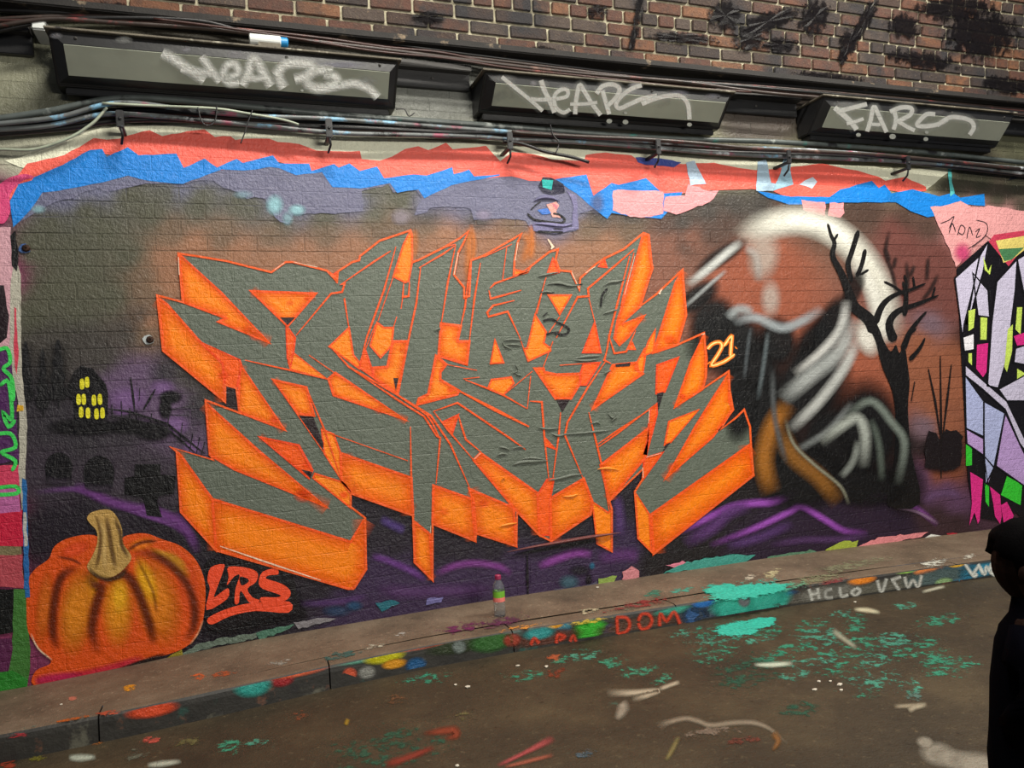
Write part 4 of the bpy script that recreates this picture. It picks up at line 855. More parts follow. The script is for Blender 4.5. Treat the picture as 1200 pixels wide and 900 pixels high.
# ------------------------------------------------------------------ older piece at the near end
ov = empty('graffiti_piece', tuple(on_wall(10, 800)), 'strip of older pink and green graffiti at edge of the mural', 'graffiti')
for s, c, ly in (('-60,270 12,266 18,330 20,400 8,420 -60,420', (196, 150, 160), 3), ('-60,330 4,335 10,370 8,395 0,402 -60,402', (30, 18, 24), 4), ('12,276 18,270 22,300 20,318 14,312', (14, 12, 14), 5), ('18,300 24,322 26,440 32,500 30,560 26,600 22,560 22,480 12,420 12,330', (170, 166, 152), 4), ('-60,410 12,410 18,440 22,540 -60,550', (74, 36, 84), 3),
                 ('-60,548 22,545 24,600 -60,610', (196, 60, 90), 3), ('-60,600 26,598 28,640 -60,640', (190, 30, 60), 4), ('-60,575 22,572 24,600 -60,606', (176, 96, 150), 4), ('-60,640 24,636 28,680 -60,690', (120, 110, 80), 3), ('-60,652 26,650 28,690 8,688 -60,680', (170, 70, 80), 5), ('-60,690 18,690 20,740 -60,752', (16, 18, 18), 3), ('16,690 32,690 36,780 32,808 4,806 14,770', (60, 110, 48), 4), ('-60,750 18,748 14,790 -60,806', (84, 34, 70), 3), ('-60,792 14,786 32,796 32,808 -60,818', (40, 120, 40), 5),
                 ('26,560 31,562 34,660 33,690 28,690 27,620', (40, 100, 160), 5), ('27,600 31,600 32,640 28,640', (176, 176, 170), 6), ('28,650 33,654 35,700 30,700', (36, 96, 160), 6), ('17,360 19,362 22,420 19,440 16,400', (196, 64, 84), 6), ('20,474 28,476 28,482 20,482', (196, 150, 30), 6)):
    pp('patch', ov, ragged(P(s), .8, 9), c, ly)
for s in ('-5,412 8,408 12,424 4,432 14,444 16,470', '0,452 10,448 14,490 4,484 10,500 18,492', '-10,510 12,508 18,524 2,530 18,540 14,552', '-6,572 18,570 20,578 -6,580'):
    ps('letter', ov, smooth_line(P(s), 4), 4.5, (60, 196, 84), 7)
# ------------------------------------------------------------------ pavement, kerb, road
def ground_mat(name, a, b_, c_, scale, spots):
    k = NT(name); pos = k.pos(); n1 = k.noise(pos, scale, 6, .65); n2 = k.noise(pos, scale*14, 4, .7); n3 = k.noise(pos, scale*60, 2, .6)
    col = k.ramp(n1, [(.28, L(a)), (.5, L(b_)), (.74, L(c_))])
    col = k.mix(k.math('MULTIPLY', n3, .5), col, L(b_), 'MULTIPLY') if False else col
    f = k.math('MULTIPLY', k.math('SUBTRACT', n2, .60), 5, clamp=True); col = k.mix(f, col, tuple(min(1, v*1.7) for v in L(c_)[:3])+(1,))
    f = k.math('MULTIPLY', k.math('SUBTRACT', .40, n2), 5, clamp=True); col = k.mix(f, col, tuple(v*.45 for v in L(a)[:3])+(1,))
    for i, (s, lo, sc_) in enumerate(spots):
        off = k.add('ShaderNodeVectorMath', operation='ADD'); k.link(pos, off.inputs[0]); off.inputs[1].default_value = (5.3*i+2, 1.7*i, .3*i)
        m = k.noise(off.outputs[0], sc_, 6, .72); col = k.mix(k.math('MULTIPLY', k.math('SUBTRACT', m, lo), 9, clamp=True), col, L(s))
    k.link(col, k.bsdf.inputs['Base Color']); k.link(k.math('ADD', k.math('MULTIPLY', n2, .4), .42), k.bsdf.inputs['Roughness'])
    k.bsdf.inputs['Specular IOR Level'].default_value = .35
    b = k.add('ShaderNodeBump', inp={'Strength': .6, 'Distance': .008}); k.link(k.math('ADD', n2, k.math('MULTIPLY', n3, .5)), b.inputs['Height']); k.link(b.outputs[0], k.bsdf.inputs['Normal'])
    return k.m
M_PAVE = ground_mat('trodden painted pavement', (78, 66, 54), (104, 88, 72), (126, 110, 92), 3.0, [((70, 110, 96), .70, 5), ((130, 84, 76), .72, 7)])
M_ROAD = ground_mat('dark worn tarmac', (44, 37, 26), (60, 50, 35), (80, 68, 48), 2.2, [((60, 96, 82), .70, 6), ((92, 66, 48), .71, 5)])
xs = np.linspace(WX0, WX1, 70); vs, fs = [], []
N_ = 6
for x in xs:
    for j in range(N_+1):
        y = .004+(kerb_y(x)+.118-.004)*j/N_; vs.append((x, y, pave_z(x, min(y, 0))))
for i in range(len(xs)-1):
    for j in range(N_): a = i*(N_+1)+j; fs.append([a, a+1, a+N_+2, a+N_+1])
n0 = len(vs); b0 = [(v[0], v[1], -.3) for v in vs]; vs += b0
fs += [[f_[3]+n0, f_[2]+n0, f_[1]+n0, f_[0]+n0] for f_ in list(fs)]
tag(mesh('pavement', vs, fs, M_PAVE), kind='structure')['label'] = 'brown trodden pavement strip along the wall'
vs = []; fs = []
for x in xs:
    for y in (kerb_y(x)+.01, -1.5, -3.0, -6.6): vs.append((x, y, ROAD_Z))
for i in range(len(xs)-1):
    for j in range(3): a = i*4+j; fs.append([a, a+1, a+5, a+4])
n0 = len(vs); vs += [(v[0], v[1], -.35) for v in list(vs)]; fs += [[q+n0 for q in f_[::-1]] for f_ in list(fs)]
tag(mesh('road', vs, fs, M_ROAD), kind='structure')['label'] = 'dark tarmac road speckled with paint'
M_KERB = simple('paint-blackened kerb stone', (36, 34, 30), .6, 0, .5, 10, .5, spots=[(30, 70, 62), (84, 82, 70), (28, 26, 26), (92, 60, 44)], spot_scale=5, spot_lo=.60)
kerb_root = empty('kerb', (2, -.5, ROAD_Z), kind='structure'); kerb_root['label'] = 'row of paint-splashed kerb stones between pavement and road'
x = WX0; 
while x < WX1-.3:
    x1 = min(x+random.uniform(.82, .95), WX1); n = 6; bm = bmesh.new(); rings = []
    prof = [(.12, -.3), (.12, .0), (.03, .0), (.012, -.003), (.003, -.012), (0, -.03), (-.004, ROAD_Z-.02), (-.004, -.3)]
    for i in range(n+1):
        xx = x+.003+(x1-x-.006)*i/n; ky = kerb_y(xx)
        rings.append([bm.verts.new((xx, ky+dy, z)) for dy, z in prof])
    for i in range(n):
        for j in range(len(prof)):
            a, b_ = rings[i], rings[i+1]; j2 = (j+1) % len(prof); bm.faces.new((a[j], b_[j], b_[j2], a[j2]))
    bm.faces.new(rings[0]); bm.faces.new(rings[-1][::-1])
    ks = bm_obj('kerb_stone', bm, M_KERB, kerb_root); x = x1
    ks.data.materials.append(M_PAVE)
    for pl_ in ks.data.polygons:
        if pl_.normal.z > .9: pl_.material_index = 1
# ------------------------------------------------------------------ paint on kerb, pavement and road
def kf(px, py, layer=0): return on_kerb(px, py, .0025+.0003*layer)
def pf(px, py, layer=0): return on_pave(px, py, .0015+.0003*layer)
def rf(px, py, layer=0): return on_road(px, py, .0015+.0003*layer)
road = bpy.data.objects['road']; pavement = bpy.data.objects['pavement']
def kb(x, y, rx, ry, c, a=.95, rot=-10, ly=0): pb('paint_splash', kerb_root, x, y, rx*1.2, ry*1.1, c, a, ly, rot, .55, kf, M_SOFT)
for x, y, rx, ry, c in ((540, 756, 40, 10, (50, 60, 40)), (640, 748, 40, 10, (84, 50, 40)), (750, 732, 50, 10, (84, 60, 48)), (820, 720, 26, 12, (60, 70, 84)), (950, 700, 40, 10, (84, 80, 72)), (1030, 690, 50, 10, (90, 88, 78)), (1100, 676, 40, 10, (74, 90, 90)), (178, 832, 30, 9, (206, 74, 40)), (296, 803, 22, 14, (50, 150, 140)), (345, 787, 38, 7, (220, 96, 56)), (330, 797, 14, 8, (150, 40, 44)), (420, 772, 30, 6, (90, 150, 130)), (450, 769, 24, 9, (186, 180, 20)), (462, 778, 14, 6, (206, 140, 30)), (488, 780, 12, 10, (34, 84, 130)), (410, 790, 8, 8, (196, 84, 56)), (430, 788, 10, 8, (130, 130, 124)), (490, 757, 34, 5, (190, 80, 50)),
                        (575, 752, 24, 13, (50, 96, 44)), (538, 758, 8, 8, (110, 120, 116)), (600, 750, 10, 8, (150, 60, 44)), (632, 742, 18, 8, (50, 140, 140)), (660, 736, 10, 7, (60, 130, 150)), (650, 733, 10, 4, (214, 150, 40)), (692, 738, 20, 12, (60, 180, 50)), (716, 740, 9, 9, (40, 96, 150)), (790, 716, 24, 5, (60, 150, 130)), (815, 722, 14, 12, (50, 84, 130)), (825, 706, 14, 6, (40, 100, 170)), (880, 706, 44, 16, (60, 190, 170)), (870, 728, 34, 12, (60, 186, 166)), (860, 712, 20, 18, (62, 190, 168)), (900, 704, 22, 18, (62, 190, 168)), (872, 704, 7, 8, (120, 118, 124)), (893, 700, 6, 12, (110, 110, 104)),
                        (926, 704, 16, 12, (34, 96, 150)), (912, 708, 8, 10, (140, 96, 120)), (915, 690, 20, 4, (80, 180, 160)), (1010, 680, 16, 6, (224, 130, 40)), (1063, 668, 14, 4, (150, 200, 80)), (1085, 669, 14, 5, (220, 130, 70)), (1120, 674, 30, 12, (44, 124, 160)), (1150, 668, 26, 8, (50, 130, 160)), (1122, 661, 10, 4, (220, 170, 50)), (1106, 682, 10, 5, (130, 160, 110)), (970, 695, 36, 10, (110, 108, 100)), (1050, 686, 40, 10, (96, 96, 90)), (990, 700, 10, 6, (120, 120, 112))):
    kb(x, y, rx, ry, c)
def kl(s, wd, c): pm('letter', kerb_root, P(s), wd*2.0, c, .85, 8, surf=kf, ends=False)
KR, KG, KW = (206, 66, 40), (186, 186, 178), (220, 222, 214)
for s in ('723,724 724,743', '722,723 734,724 738,732 734,740 724,743', '748,728 752,720 760,720 764,727 760,735 752,737 748,730', '773,734 774,719 781,728 790,717 797,731', '622,756 626,748 632,754', '652,754 654,744 662,746 655,750', '668,752 672,745 675,752'): kl(s, 3, KR)
for s in ('948,690 952,704', '958,689 960,702', '949,697 959,695', '975,690 968,693 968,700 976,700', '984,688 986,699 994,697', '1003,690 998,694 1003,698 1008,692 1003,689', '1028,680 1033,694 1039,678', '1046,680 1054,692', '1044,680 1056,676', '1060,676 1064,688 1070,680 1076,688 1080,674'): kl(s, 3, KG)
for s in ('1131,661 1141,675 1145,672', '1139,675 1147,664 1152,673', '1146,661 1154,673 1156,664 1162,672 1163,660', '1160,667 1163,660 1170,660 1171,668 1166,674 1161,670'): kl(s, 2.8, KW)
PV = [(870, 692, 46, 10, (64, 190, 170)), (835, 690, 18, 6, (60, 170, 150)), (800, 692, 16, 5, (70, 160, 140)), (765, 696, 14, 5, (60, 120, 100)), (153, 807, 9, 5, (222, 150, 40)), (83, 841, 26, 4, (190, 96, 40)), (233, 793, 9, 5, (214, 100, 50)), (260, 790, 16, 4, (170, 84, 50)), (128, 835, 16, 4, (190, 84, 60)), (84, 819, 5, 3, (200, 120, 100)), (545, 735, 30, 7, (104, 44, 80)), (590, 728, 30, 7, (96, 48, 76)), (750, 708, 40, 5, (130, 50, 48)), (690, 716, 12, 4, (180, 170, 140)), (740, 711, 20, 4, (90, 140, 120)), (440, 757, 14, 3, (186, 180, 160)), (330, 776, 18, 3, (150, 146, 136)), (470, 743, 10, 3, (180, 176, 168)), (400, 768, 26, 5, (60, 96, 90)), (905, 672, 12, 5, (190, 180, 140)), (960, 678, 34, 6, (130, 130, 100)), (1000, 662, 50, 6, (128, 126, 100)), (1095, 660, 18, 5, (214, 214, 200)), (1135, 652, 10, 3, (200, 196, 180)), (920, 688, 30, 5, (100, 160, 130)), (975, 681, 18, 4, (130, 60, 60)), (880, 676, 8, 4, (190, 180, 160)), (610, 735, 24, 3, (210, 140, 60)), (690, 728, 30, 3, (190, 170, 60)), (30, 850, 14, 4, (70, 130, 120)), (20, 862, 12, 4, (150, 40, 50))]
for x, y, rx, ry, c in PV: pb('paint_splash', pavement, x, y, rx*1.4, ry*1.4, c, .66, 0, -10, .4, pf, M_SPLAT)
TQ = (58, 140, 112)
RD = [(985, 719, 14, 4), (1001, 727, 13, 6), (952, 734, 20, 7), (960, 749, 28, 12), (930, 759, 32, 6), (1007, 750, 17, 7), (1047, 752, 22, 10), (1085, 754, 17, 6), (990, 764, 40, 9), (1025, 774, 22, 8), (987, 784, 24, 9), (970, 788, 12, 4), (1020, 798, 30, 10), (1112, 780, 26, 12), (1095, 770, 18, 10), (1067, 805, 14, 11), (1020, 814, 14, 5), (937, 830, 24, 9), (1060, 710, 14, 4), (1100, 727, 24, 6), (717, 775, 15, 7), (685, 767, 14, 6), (750, 785, 20, 7), (775, 795, 13, 6), (840, 748, 28, 8), (837, 766, 22, 12), (620, 791, 16, 6), (887, 750, 18, 4), (875, 790, 34, 18), (860, 738, 40, 10), (800, 742, 12, 5), (812, 737, 10, 4), (655, 772, 10, 5), (455, 877, 58, 22), (600, 790, 10, 5), (270, 875, 14, 7), (303, 870, 12, 6), (900, 740, 20, 6), (905, 770, 26, 8), (955, 775, 26, 6), (1000, 735, 12, 5), (1060, 765, 20, 8), (930, 790, 16, 6), (500, 795, 26, 6)]
for i, (x, y, rx, ry) in enumerate(RD):
    c = TQ if i % 3 else (76, 150, 128)
    if (x, y) in ((455, 877), (875, 790), (937, 830)): c = (40, 84, 66)
    pb('paint_splash', road, x, y, rx*1.7, ry*1.6, c, .52, 0, -8, .45, rf, M_SPLAT)
for x, y, rx, ry, c in ((117, 867, 14, 9, (170, 104, 50)), (177, 867, 12, 6, (190, 84, 70)), (40, 885, 18, 9, (110, 104, 40)), (650, 787, 14, 9, (120, 56, 36)), (465, 820, 16, 6, (110, 76, 54)), (540, 840, 16, 8, (100, 94, 60)), (350, 838, 14, 5, (140, 76, 50)), (650, 770, 10, 5, (170, 84, 50)), (10, 895, 14, 8, (150, 60, 40)), (835, 858, 36, 7, (120, 106, 92)), (870, 868, 26, 7, (110, 60, 48)), (1070, 818, 12, 8, (90, 120, 110)), (160, 885, 20, 8, (96, 98, 84)), (685, 884, 14, 6, (70, 90, 100)), (220, 870, 16, 6, (100, 94, 60))):
    pb('paint_splash', road, x, y, rx*1.3, ry*1.3, c, .6, 1, -8, .4, rf, M_SPLAT)
for x, y, rx, ry, sf_, par in ((872, 693, 50, 11, pf, pavement), (845, 690, 26, 6, pf, pavement), (900, 690, 30, 8, pf, pavement), (866, 737, 36, 11, rf, road), (890, 730, 26, 8, rf, road)):
    pb('paint_splash', par, x, y, rx, ry, (62, 190, 168), 1.15, 2, -8, .55, sf_, M_SPLAT)
CH = (176, 164, 142)
for s, wd, c in (('710,812 740,812 772,809 758,815 740,820', [7, 6, 4, 5, 6], CH), ('772,808 785,803 797,799', 4, CH), ('727,823 730,830 722,844', [9, 11, 5], (150, 140, 124)), ('771,853 777,849 785,846 803,842 818,845 833,850 860,847 883,847 900,853 912,862 924,873', [9, 7, 5, 5, 5, 5, 5, 5, 4, 3, 2], (140, 128, 110)),
                 ('883,779 905,779 930,777', [3, 5, 4], (190, 200, 180)), ('80,888 95,888 113,887', [5, 7, 4], (180, 186, 170)), ('172,897 190,895 213,892', [4, 6, 4], (176, 180, 164)), ('495,860 515,857 532,856 534,862 520,866', [4, 7, 9, 7, 4], (130, 60, 40)), ('450,897 480,887 510,875', [8, 7, 5], (126, 52, 40)), ('582,898 615,882 650,864', [4, 4, 8], (160, 74, 74)), ('590,899 615,893 650,884', [3, 4, 4], (150, 84, 66)), ('1047,828 1067,827 1087,825', 4, (150, 138, 116)), ('1064,833 1072,829 1086,826', [6, 5, 4], (160, 150, 128)), ('1000,714 1016,715 1032,718', [3, 5, 3], (196, 190, 160)), ('975,738 988,748 1005,760', [6, 5, 4], (150, 150, 130)), ('780,892 788,878 796,862', [4, 5, 4], (120, 110, 70)), ('1080,694 1095,690 1108,687', 3, (180, 176, 156)), ('405,850 408,842', 4, (150, 120, 40)), ('905,880 912,868 905,858', [3, 6, 8], (130, 90, 50))):
    p = smooth_line(P(s), 3)
    ws = [float(v) for v in np.interp(np.linspace(0, 1, len(p)), np.linspace(0, 1, len(wd)), wd)] if isinstance(wd, list) else wd
    pm('chalk_mark', road, P(s), [v*1.7 for v in wd] if isinstance(wd, list) else wd*1.7, c, .9, 3, surf=rf, ends=True)
for x, y, rx, ry in ((1100, 884, 26, 16), (1125, 892, 40, 14), (1150, 898, 40, 18), (1084, 870, 12, 8)): pb('chalk_mark', road, x, y, rx, ry, (140, 132, 118), .85, 3, 14, .5, rf)

# ------------------------------------------------------------------ litter chips
M_CHIP = simple('pale litter chip', (196, 188, 172), .7, 0, .2, 40, .2)
for x, y, onr in ((700, 689, 0), (640, 782, 1), (534, 803, 1), (536, 898, 1), (607, 781, 1), (960, 799, 1), (973, 799, 1), (984, 803, 1), (955, 809, 1), (986, 809, 1), (638, 682, 0), (1002, 706, 1), (548, 806, 1), (72, 826, 0)):
    p = on_road(x, y) if onr else on_pave(x, y)
    bm = bmesh.new(); s_ = random.uniform(.006, .011)
    bmesh.ops.create_icosphere(bm, subdivisions=1, radius=s_)
    for v in bm.verts: v.co = Vector((v.co.x*random.uniform(.7, 1.5), v.co.y*random.uniform(.7, 1.2), v.co.z*.5+s_*.4))
    bmesh.ops.translate(bm, verts=bm.verts, vec=Vector(p))
    tag(bm_obj('litter_chip', bm, M_CHIP), 'tiny pale chip lying on the dark paint-flecked road' if onr else 'tiny pale chip lying on the pavement', 'litter', 'litter chips on the road' if onr else 'litter chips on the pavement')

# ------------------------------------------------------------------ scars, wrinkles, bolts on the wall
def ridge(name, s, wd, rgb, ly=12, h=.006):
    """raised lip of wrinkled paint: overhanging half-round along a line"""
    p = smooth_line(P(s), 4); vs, fs, N = [], [], len(p)
    for i, (x, y) in enumerate(p):
        k_ = math.sin(math.pi*(i+.3)/(N-.4)); 
        for a, r_ in ((-.9, 0), (-.45, .75), (0, 1.0), (.35, .7), (.55, 0)):
            q = on_y(x, y+a*wd*.5*k_, -(LAY0+LAYD*ly+h*r_*k_)); vs.append(q)
    for i in range(N-1):
        for j in range(4): b = i*5+j; fs.append([b, b+1, b+6, b+5])
    return mesh(name, vs, fs, M_PAINT, wall_root, L(rgb), smooth=True)
GW = (96, 102, 92)
for s, wd in (('640,333 655,332 668,335 680,334', 5), ('634,343 640,342 648,343', 4), ('630,324 640,322 655,319', 4), ('590,399 600,398 612,399', 4), ('592,404 602,404 612,405', 3), ('588,400 592,406 600,409', 3), ('600,545 612,542 628,541 642,540', 6), ('612,538 624,537 640,539', 4), ('642,563 656,561 672,557 684,556', 5), ('630,501 642,503 655,502', 4), ('646,508 654,511 664,509', 4), ('656,509 680,508 700,506 716,504', 4), ('692,497 700,495 704,498', 4), ('708,335 715,331 724,330 732,328', 5), ('706,368 716,365 724,363', 4), ('708,355 710,346 714,340', 4), ('585,524 592,525 598,528', 4), ('582,534 588,532 596,533', 4), ('600,526 608,524 614,525', 3), ('648,577 656,573', 4), ('674,420 690,418 704,417', 5), ('672,422 688,423 702,421', 4), ('708,438 716,434', 4), ('603,426 607,434 600,438', 4), ('604,438 612,441', 3), ('586,565 590,560 592,564', 3), ('585,617 595,615 606,613', 4), ('660,582 670,582 678,579', 4), ('700,550 712,549 726,551', 4), ('712,484 718,490 722,484', 4), ('716,494 724,488', 3), ('508,388 516,385 512,391', 3)):
    ridge('paint_wrinkle', s, wd, GW if not (s.startswith('586') or s.startswith('585,617') or s.startswith('660,582') or s.startswith('700,550')) else (232, 130, 30))
for s, wd in (('636,376 646,374 654,378 664,383 667,387 662,392 650,391', 2.4), ('640,392 646,390 656,389', 1.8), ('636,371 642,366', 1.5), ('683,333 670,334 650,333', 1.6), ('633,342 650,343', 1.8), ('704,360 706,346 712,338', 2.5)):
    ps('paint_crack', wall_root, smooth_line(P(s), 4), wd, (14, 13, 13), 13)
for s, wd in (('622,246 628,240 634,236', 1.5), ('618,250 624,256 630,258 644,260 658,261 662,257 656,252 648,250', 2.4), ('630,271 644,272 660,272', 2.6), ('648,268 660,269', 1.5)): ps('paint_crack', wall_root, smooth_line(P(s), 4), wd, (14, 12, 18), 5)
for s, c in (('640,240 652,236 656,240 652,248 658,256 648,254 644,246', (206, 150, 140)), ('630,246 642,244 646,250 636,252', (60, 110, 190)), ('646,238 654,240 652,246', (190, 110, 120)), ('624,262 640,266 670,266 672,240 664,222 676,230 678,268 650,274 625,270', (110, 106, 142))): pp('paint_patch', wall_root, ragged(P(s), .6, 5), c, 4)
ridge('paint_wrinkle', '625,236 634,232 646,232 656,236', 7, (92, 90, 120), 5, .012); ridge('paint_wrinkle', '624,262 640,263 660,265 672,262', 6, (112, 108, 146), 5, .010)
# lifted lip near the foot of the wall, with the slot below it
ridge('lifted_paint_edge', '594,647 620,642 655,636 690,630 710,627 728,624', 6, (110, 62, 60), 12, .03)
pm('paint_crack', wall_root, P('600,650 640,643 680,636 705,632'), 7, (12, 8, 12), .95, 11)
ps('paint_crack', wall_root, P('618,650 618,675 619,699'), 3.2, (16, 8, 18), 6); ridge('paint_wrinkle', '622,655 623,672 622,690', 4, (84, 52, 84), 6, .008)
M_BOLT = simple('rusty bolt', (60, 40, 30), .5, .6, .4, 60, .3)
for x, y, lab, c in ((176, 398, 'rusty bolt in a pale chipped ring left of the lettering', (170, 176, 176)), (31, 291, 'small dark bolt with blue paint near the mural edge', (60, 90, 140))):
    q = on_wall(x, y, 0); t = empty('wall_bolt', (q[0], 0, q[2]), lab, 'bolt')
    pp('chipped_ring', t, ragged([(x-2+7*math.cos(a), y+6*math.sin(a)) for a in np.linspace(0, 6.28, 10)[:-1]], 1, 5), c, 3)
    v, f = lathe([(0, .017), (.008, .017), (.013, .012), (.014, .006), (.006, .005)], (q[0], -.004, q[2]), (0, -1, 0), 8); mesh('head', v, f, M_BOLT, t)
# ------------------------------------------------------------------ plastic bottle on the pavement
def glassy(name, rgb):
    k = NT(name); k.bsdf.inputs['Base Color'].default_value = L(rgb); k.bsdf.inputs['Roughness'].default_value = .08
    k.bsdf.inputs['Transmission Weight'].default_value = .92; k.bsdf.inputs['IOR'].default_value = 1.15
    n = k.noise(k.pos(), 90, 2); b = k.add('ShaderNodeBump', inp={'Strength': .35, 'Distance': .004}); k.link(n, b.inputs['Height']); k.link(b.outputs[0], k.bsdf.inputs['Normal']); return k.m
bq = on_pave(586, 722); hb = .205
bt = empty('plastic_bottle', tuple(bq), 'clear plastic water bottle with green and pink label on the pavement', 'bottle')
pr = [(0, .018), (.004, .027), (.02, .029), (.028, .027), (.04, .029), (.055, .027), (.07, .029), (.09, .0295), (.13, .0295), (.15, .028), (.17, .019), (.18, .0125), (.19, .0125)]
v, f = lathe(pr, bq, (0, 0, 1), 20); mesh('body', v, f, glassy('clear bottle plastic', (225, 232, 235)), bt, smooth=True)
v, f = lathe([(.076, .0302), (.097, .0302)], bq, (0, 0, 1), 20); mesh('label_band', v, f[:-2], simple('pink label', (222, 120, 110), .4), bt)
v, f = lathe([(.097, .0303), (.128, .0303)], bq, (0, 0, 1), 20); mesh('label_band', v, f[:-2], simple('green label', (110, 170, 50), .4), bt)
v, f = lathe([(.183, .0145), (.186, .0155), (.202, .0155), (.205, .013)], bq, (0, 0, 1), 16); mesh('cap', v, f, simple('pink cap', (150, 40, 80), .45), bt)
# ------------------------------------------------------------------ soot drips and stains on the vault, with far-end shade painted in
M_SOOT = simple('black tar drip', (16, 14, 15), .7, 0, .4, 30, .6)
def on_vault(px, py, off=.01):
    d = ray(px, py); lo, hi = 3.0, 12.0
    best = None
    for t in np.linspace(3.5, 10, 900):
        p = CAM+d*t; r_ = math.hypot(p[1]-(VY-VR), p[2]-VZ)
        if r_ > VR-off-.006 or p[1] > -.03: best = p; break
    return best if best is not None else CAM+d*5
def vf(px, py, layer=0): return on_vault(px, py, .012+.0006*layer)
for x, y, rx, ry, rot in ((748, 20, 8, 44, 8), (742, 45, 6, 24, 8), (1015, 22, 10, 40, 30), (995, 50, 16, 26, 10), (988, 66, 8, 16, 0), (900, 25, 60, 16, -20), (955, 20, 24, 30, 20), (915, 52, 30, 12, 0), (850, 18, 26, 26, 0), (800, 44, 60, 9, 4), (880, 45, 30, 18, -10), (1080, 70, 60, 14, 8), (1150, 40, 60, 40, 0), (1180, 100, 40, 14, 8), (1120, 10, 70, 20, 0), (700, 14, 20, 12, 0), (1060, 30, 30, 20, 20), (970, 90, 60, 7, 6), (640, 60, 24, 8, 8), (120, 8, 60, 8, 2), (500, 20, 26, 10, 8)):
    pb('soot_shade_stain', ceil_root, x, y, rx, ry, (17, 15, 17), 1.0, 0, rot, .4, vf, M_STAIN_SHADE)
# ------------------------------------------------------------------ child in a dark coat at the road side
DP = 1.78
hc = CAM+DP*ray(1212, 656)                       # head centre
Fh = Vector((_F[0], _F[1], 0)).normalized(); Rh = Vector((AR[0], AR[1], 0)).normalized()
fwd = (-Rh*.72+Fh*.69).normalized(); side = fwd.cross(Vector((0, 0, 1))).normalized()
HT = hc[2]+.095-ROAD_Z                            # standing height
base = Vector((hc[0], hc[1], ROAD_Z)); 
def at(f, s, h): return base+fwd*(f*HT)+side*(s*HT)+Vector((0, 0, h*HT))
def mat_plain(n, rgb, r=.8): return simple(n, rgb, r, 0, .25, 30, .3, spec=.03)
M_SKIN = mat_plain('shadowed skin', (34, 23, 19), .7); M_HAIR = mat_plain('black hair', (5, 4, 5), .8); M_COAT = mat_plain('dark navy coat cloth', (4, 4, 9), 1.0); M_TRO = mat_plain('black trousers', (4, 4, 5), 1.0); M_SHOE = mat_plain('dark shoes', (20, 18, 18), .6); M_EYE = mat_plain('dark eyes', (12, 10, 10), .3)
pr_ = empty('person', tuple(base), 'child in dark navy coat with short black hair standing on the road', 'person')
J = {}; V, Eg, Rr = [], [], []
def jt(n, f, s, h, r, p=None):
    J[n] = len(V); V.append(at(f, s, h)); Rr.append(r*HT)
    if p: Eg.append((J[p], J[n]))
jt('pelvis', 0, 0, .47, .085); jt('belly', .01, 0, .56, .085, 'pelvis'); jt('chest', 0, 0, .68, .088, 'belly'); jt('neck0', 0, 0, .755, .045, 'chest'); jt('neck1', .008, 0, .785, .038, 'neck0')
jt('jaw', .030, 0, .825, .072, 'neck1'); jt('skull', .014, 0, .890, .104, 'jaw'); jt('crown', .0, 0, .95, .06, 'skull')
for sg, k_ in ((1, 'l'), (-1, 'r')):
    jt('sh'+k_, 0, .10*sg, .715, .042, 'chest'); jt('el'+k_, -.03, .13*sg, .58, .032, 'sh'+k_); jt('wr'+k_, .03, .105*sg, .48, .022, 'el'+k_); jt('pa'+k_, .055, .09*sg, .455, .022, 'wr'+k_)
    for q_, (df, ds, ln) in enumerate(((.03, .010, .036), (.012, .006, .044), (0, 0, .047), (-.012, -.004, .042))):
        a_ = f'f{q_}{k_}'; jt(a_+'0', .06+df*.6, .085*sg+ds*.5, .44, .0095, 'pa'+k_); jt(a_+'1', .06+df*.8, .08*sg, .44-ln*.5, .0085, a_+'0'); jt(a_+'2', .06+df*.8, .075*sg, .44-ln, .007, a_+'1')
    jt('th'+k_, .078, .08*sg, .455, .0095, 'pa'+k_); jt('tt'+k_, .09, .07*sg, .435, .008, 'th'+k_)
    jt('hip'+k_, 0, .05*sg, .44, .062, 'pelvis'); jt('kn'+k_, .015, .055*sg, .25, .045, 'hip'+k_); jt('an'+k_, -.005, .055*sg, .055, .03, 'kn'+k_); jt('he'+k_, -.012, .055*sg, .026, .027, 'an'+k_); jt('to'+k_, .085, .06*sg, .022, .022, 'he'+k_)
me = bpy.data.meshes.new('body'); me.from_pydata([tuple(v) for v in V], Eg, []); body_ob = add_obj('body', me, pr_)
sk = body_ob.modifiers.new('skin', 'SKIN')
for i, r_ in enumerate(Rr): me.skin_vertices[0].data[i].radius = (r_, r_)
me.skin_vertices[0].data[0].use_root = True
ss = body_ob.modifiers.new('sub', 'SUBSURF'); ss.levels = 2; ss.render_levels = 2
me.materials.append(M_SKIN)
def loft(name, rings, mat, seg=20, rough=0.0):
    vs, fs = [], []
    for f, s, h, rf_, rs_ in rings:
        for k_ in range(seg):
            a = 2*math.pi*k_/seg; w_ = 1+rough*math.sin(a*7+h*40)
            vs.append(at(f+rf_*w_*math.cos(a), s+rs_*w_*math.sin(a), h))
    for i in range(len(rings)-1):
        for k_ in range(seg): fs.append([i*seg+k_, i*seg+(k_+1) % seg, (i+1)*seg+(k_+1) % seg, (i+1)*seg+k_])
    fs.append(list(range(seg))[::-1]); fs.append(list(range((len(rings)-1)*seg, len(rings)*seg)))
    return mesh(name, vs, fs, mat, pr_, smooth=True)
loft('coat', [(0, 0, .27, .135, .165), (0, 0, .34, .140, .160), (0, 0, .46, .130, .145), (0, 0, .56, .118, .135), (0, 0, .66, .105, .130), (0, 0, .71, .088, .125), (0, 0, .745, .065, .095), (.005, 0, .775, .056, .062), (.008, 0, .79, .050, .052)], M_COAT, 24, .025)
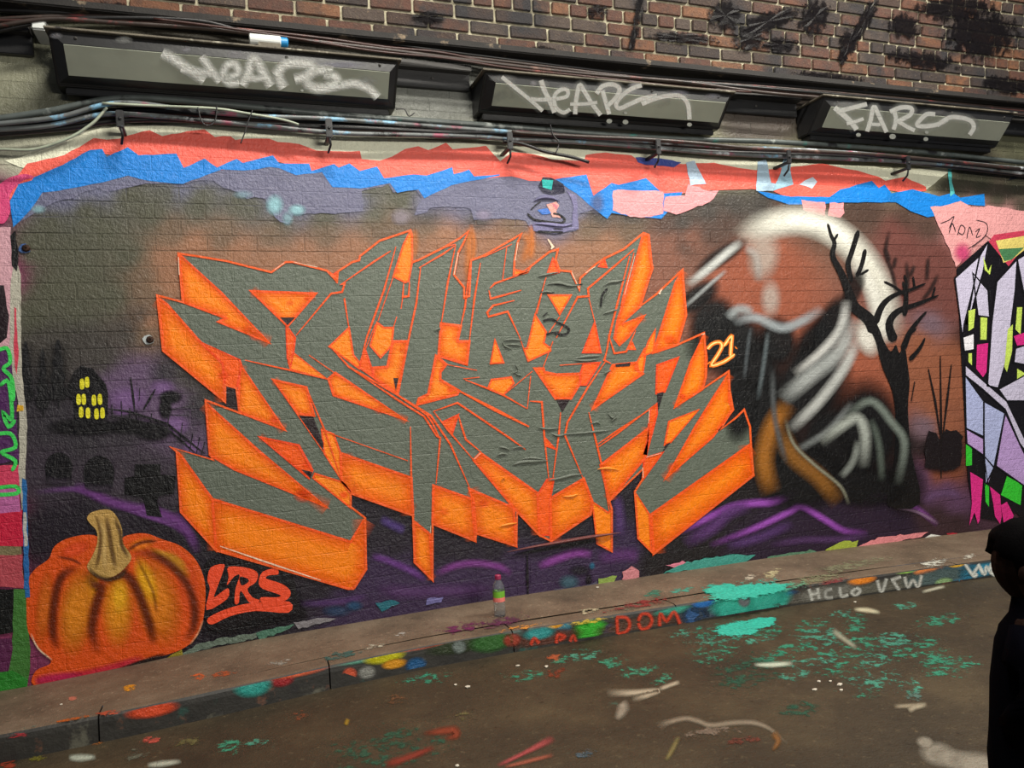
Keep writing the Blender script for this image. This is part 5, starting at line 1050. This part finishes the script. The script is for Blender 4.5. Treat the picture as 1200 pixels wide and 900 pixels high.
for sg in (1, -1):
    p3 = [at(0, .095*sg, .72), at(.008, .135*sg, .65), at(-.028, .15*sg, .58), at(.012, .14*sg, .51), at(.045, .105*sg, .465)]
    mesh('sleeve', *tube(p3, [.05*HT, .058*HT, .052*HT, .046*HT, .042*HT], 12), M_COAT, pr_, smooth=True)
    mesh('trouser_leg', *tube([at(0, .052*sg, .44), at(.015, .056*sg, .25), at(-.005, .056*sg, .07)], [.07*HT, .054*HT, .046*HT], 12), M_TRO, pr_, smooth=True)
    b_ = bmesh.new(); bmesh.ops.create_uvsphere(b_, u_segments=14, v_segments=8, radius=1)
    for v_ in b_.verts: c_ = v_.co.copy(); v_.co = at(.035+c_.x*.085, .058*sg+c_.y*.038, max(.0, .03+c_.z*.035))
    bm_obj('shoe', b_, M_SHOE, pr_, True)
# hair: cap over crown and back with an uneven fringe
b_ = bmesh.new(); bmesh.ops.create_uvsphere(b_, u_segments=32, v_segments=20, radius=1)
for v_ in b_.verts:
    c_ = v_.co.copy(); n_ = 1+.05*mnoise.noise(c_*4)+.03*mnoise.noise(c_*11)
    f0, s0, h0 = c_.x*.107*n_, c_.y*.094*n_, c_.z*.098*n_
    low = -.035 if c_.x > .25 else -.085
    if c_.x > .25: low = .012+.02*math.sin(c_.y*9)
    if h0 < low: f0 *= .86; s0 *= .86; h0 = low+.25*(h0-low)
    v_.co = at(.006+f0, s0, .905+h0)
bm_obj('hair', b_, M_HAIR, pr_, True)
for sg in (1, -1):
    b_ = bmesh.new(); bmesh.ops.create_uvsphere(b_, u_segments=10, v_segments=8, radius=1)
    for v_ in b_.verts: c_ = v_.co.copy(); v_.co = at(.005+c_.x*.018, .088*sg+c_.y*.010, .865+c_.z*.026)
    bm_obj('ear', b_, M_SKIN, pr_, True)
    b_ = bmesh.new(); bmesh.ops.create_uvsphere(b_, u_segments=10, v_segments=8, radius=.008*HT)
    bmesh.ops.translate(b_, verts=b_.verts, vec=at(.078, .030*sg, .872)); bm_obj('eye', b_, M_EYE, pr_, True)
b_ = bmesh.new(); bmesh.ops.create_uvsphere(b_, u_segments=10, v_segments=8, radius=1)
for v_ in b_.verts: c_ = v_.co.copy(); v_.co = at(.086+c_.x*.016, c_.y*.012, .852+c_.z*.018)
bm_obj('nose', b_, M_SKIN, pr_, True)
b_ = bmesh.new(); bmesh.ops.create_uvsphere(b_, u_segments=10, v_segments=6, radius=1)
for v_ in b_.verts: c_ = v_.co.copy(); v_.co = at(.074+c_.x*.008, c_.y*.022, .824+c_.z*.006)
bm_obj('mouth', b_, mat_plain('lips', (90, 46, 42)), pr_, True)
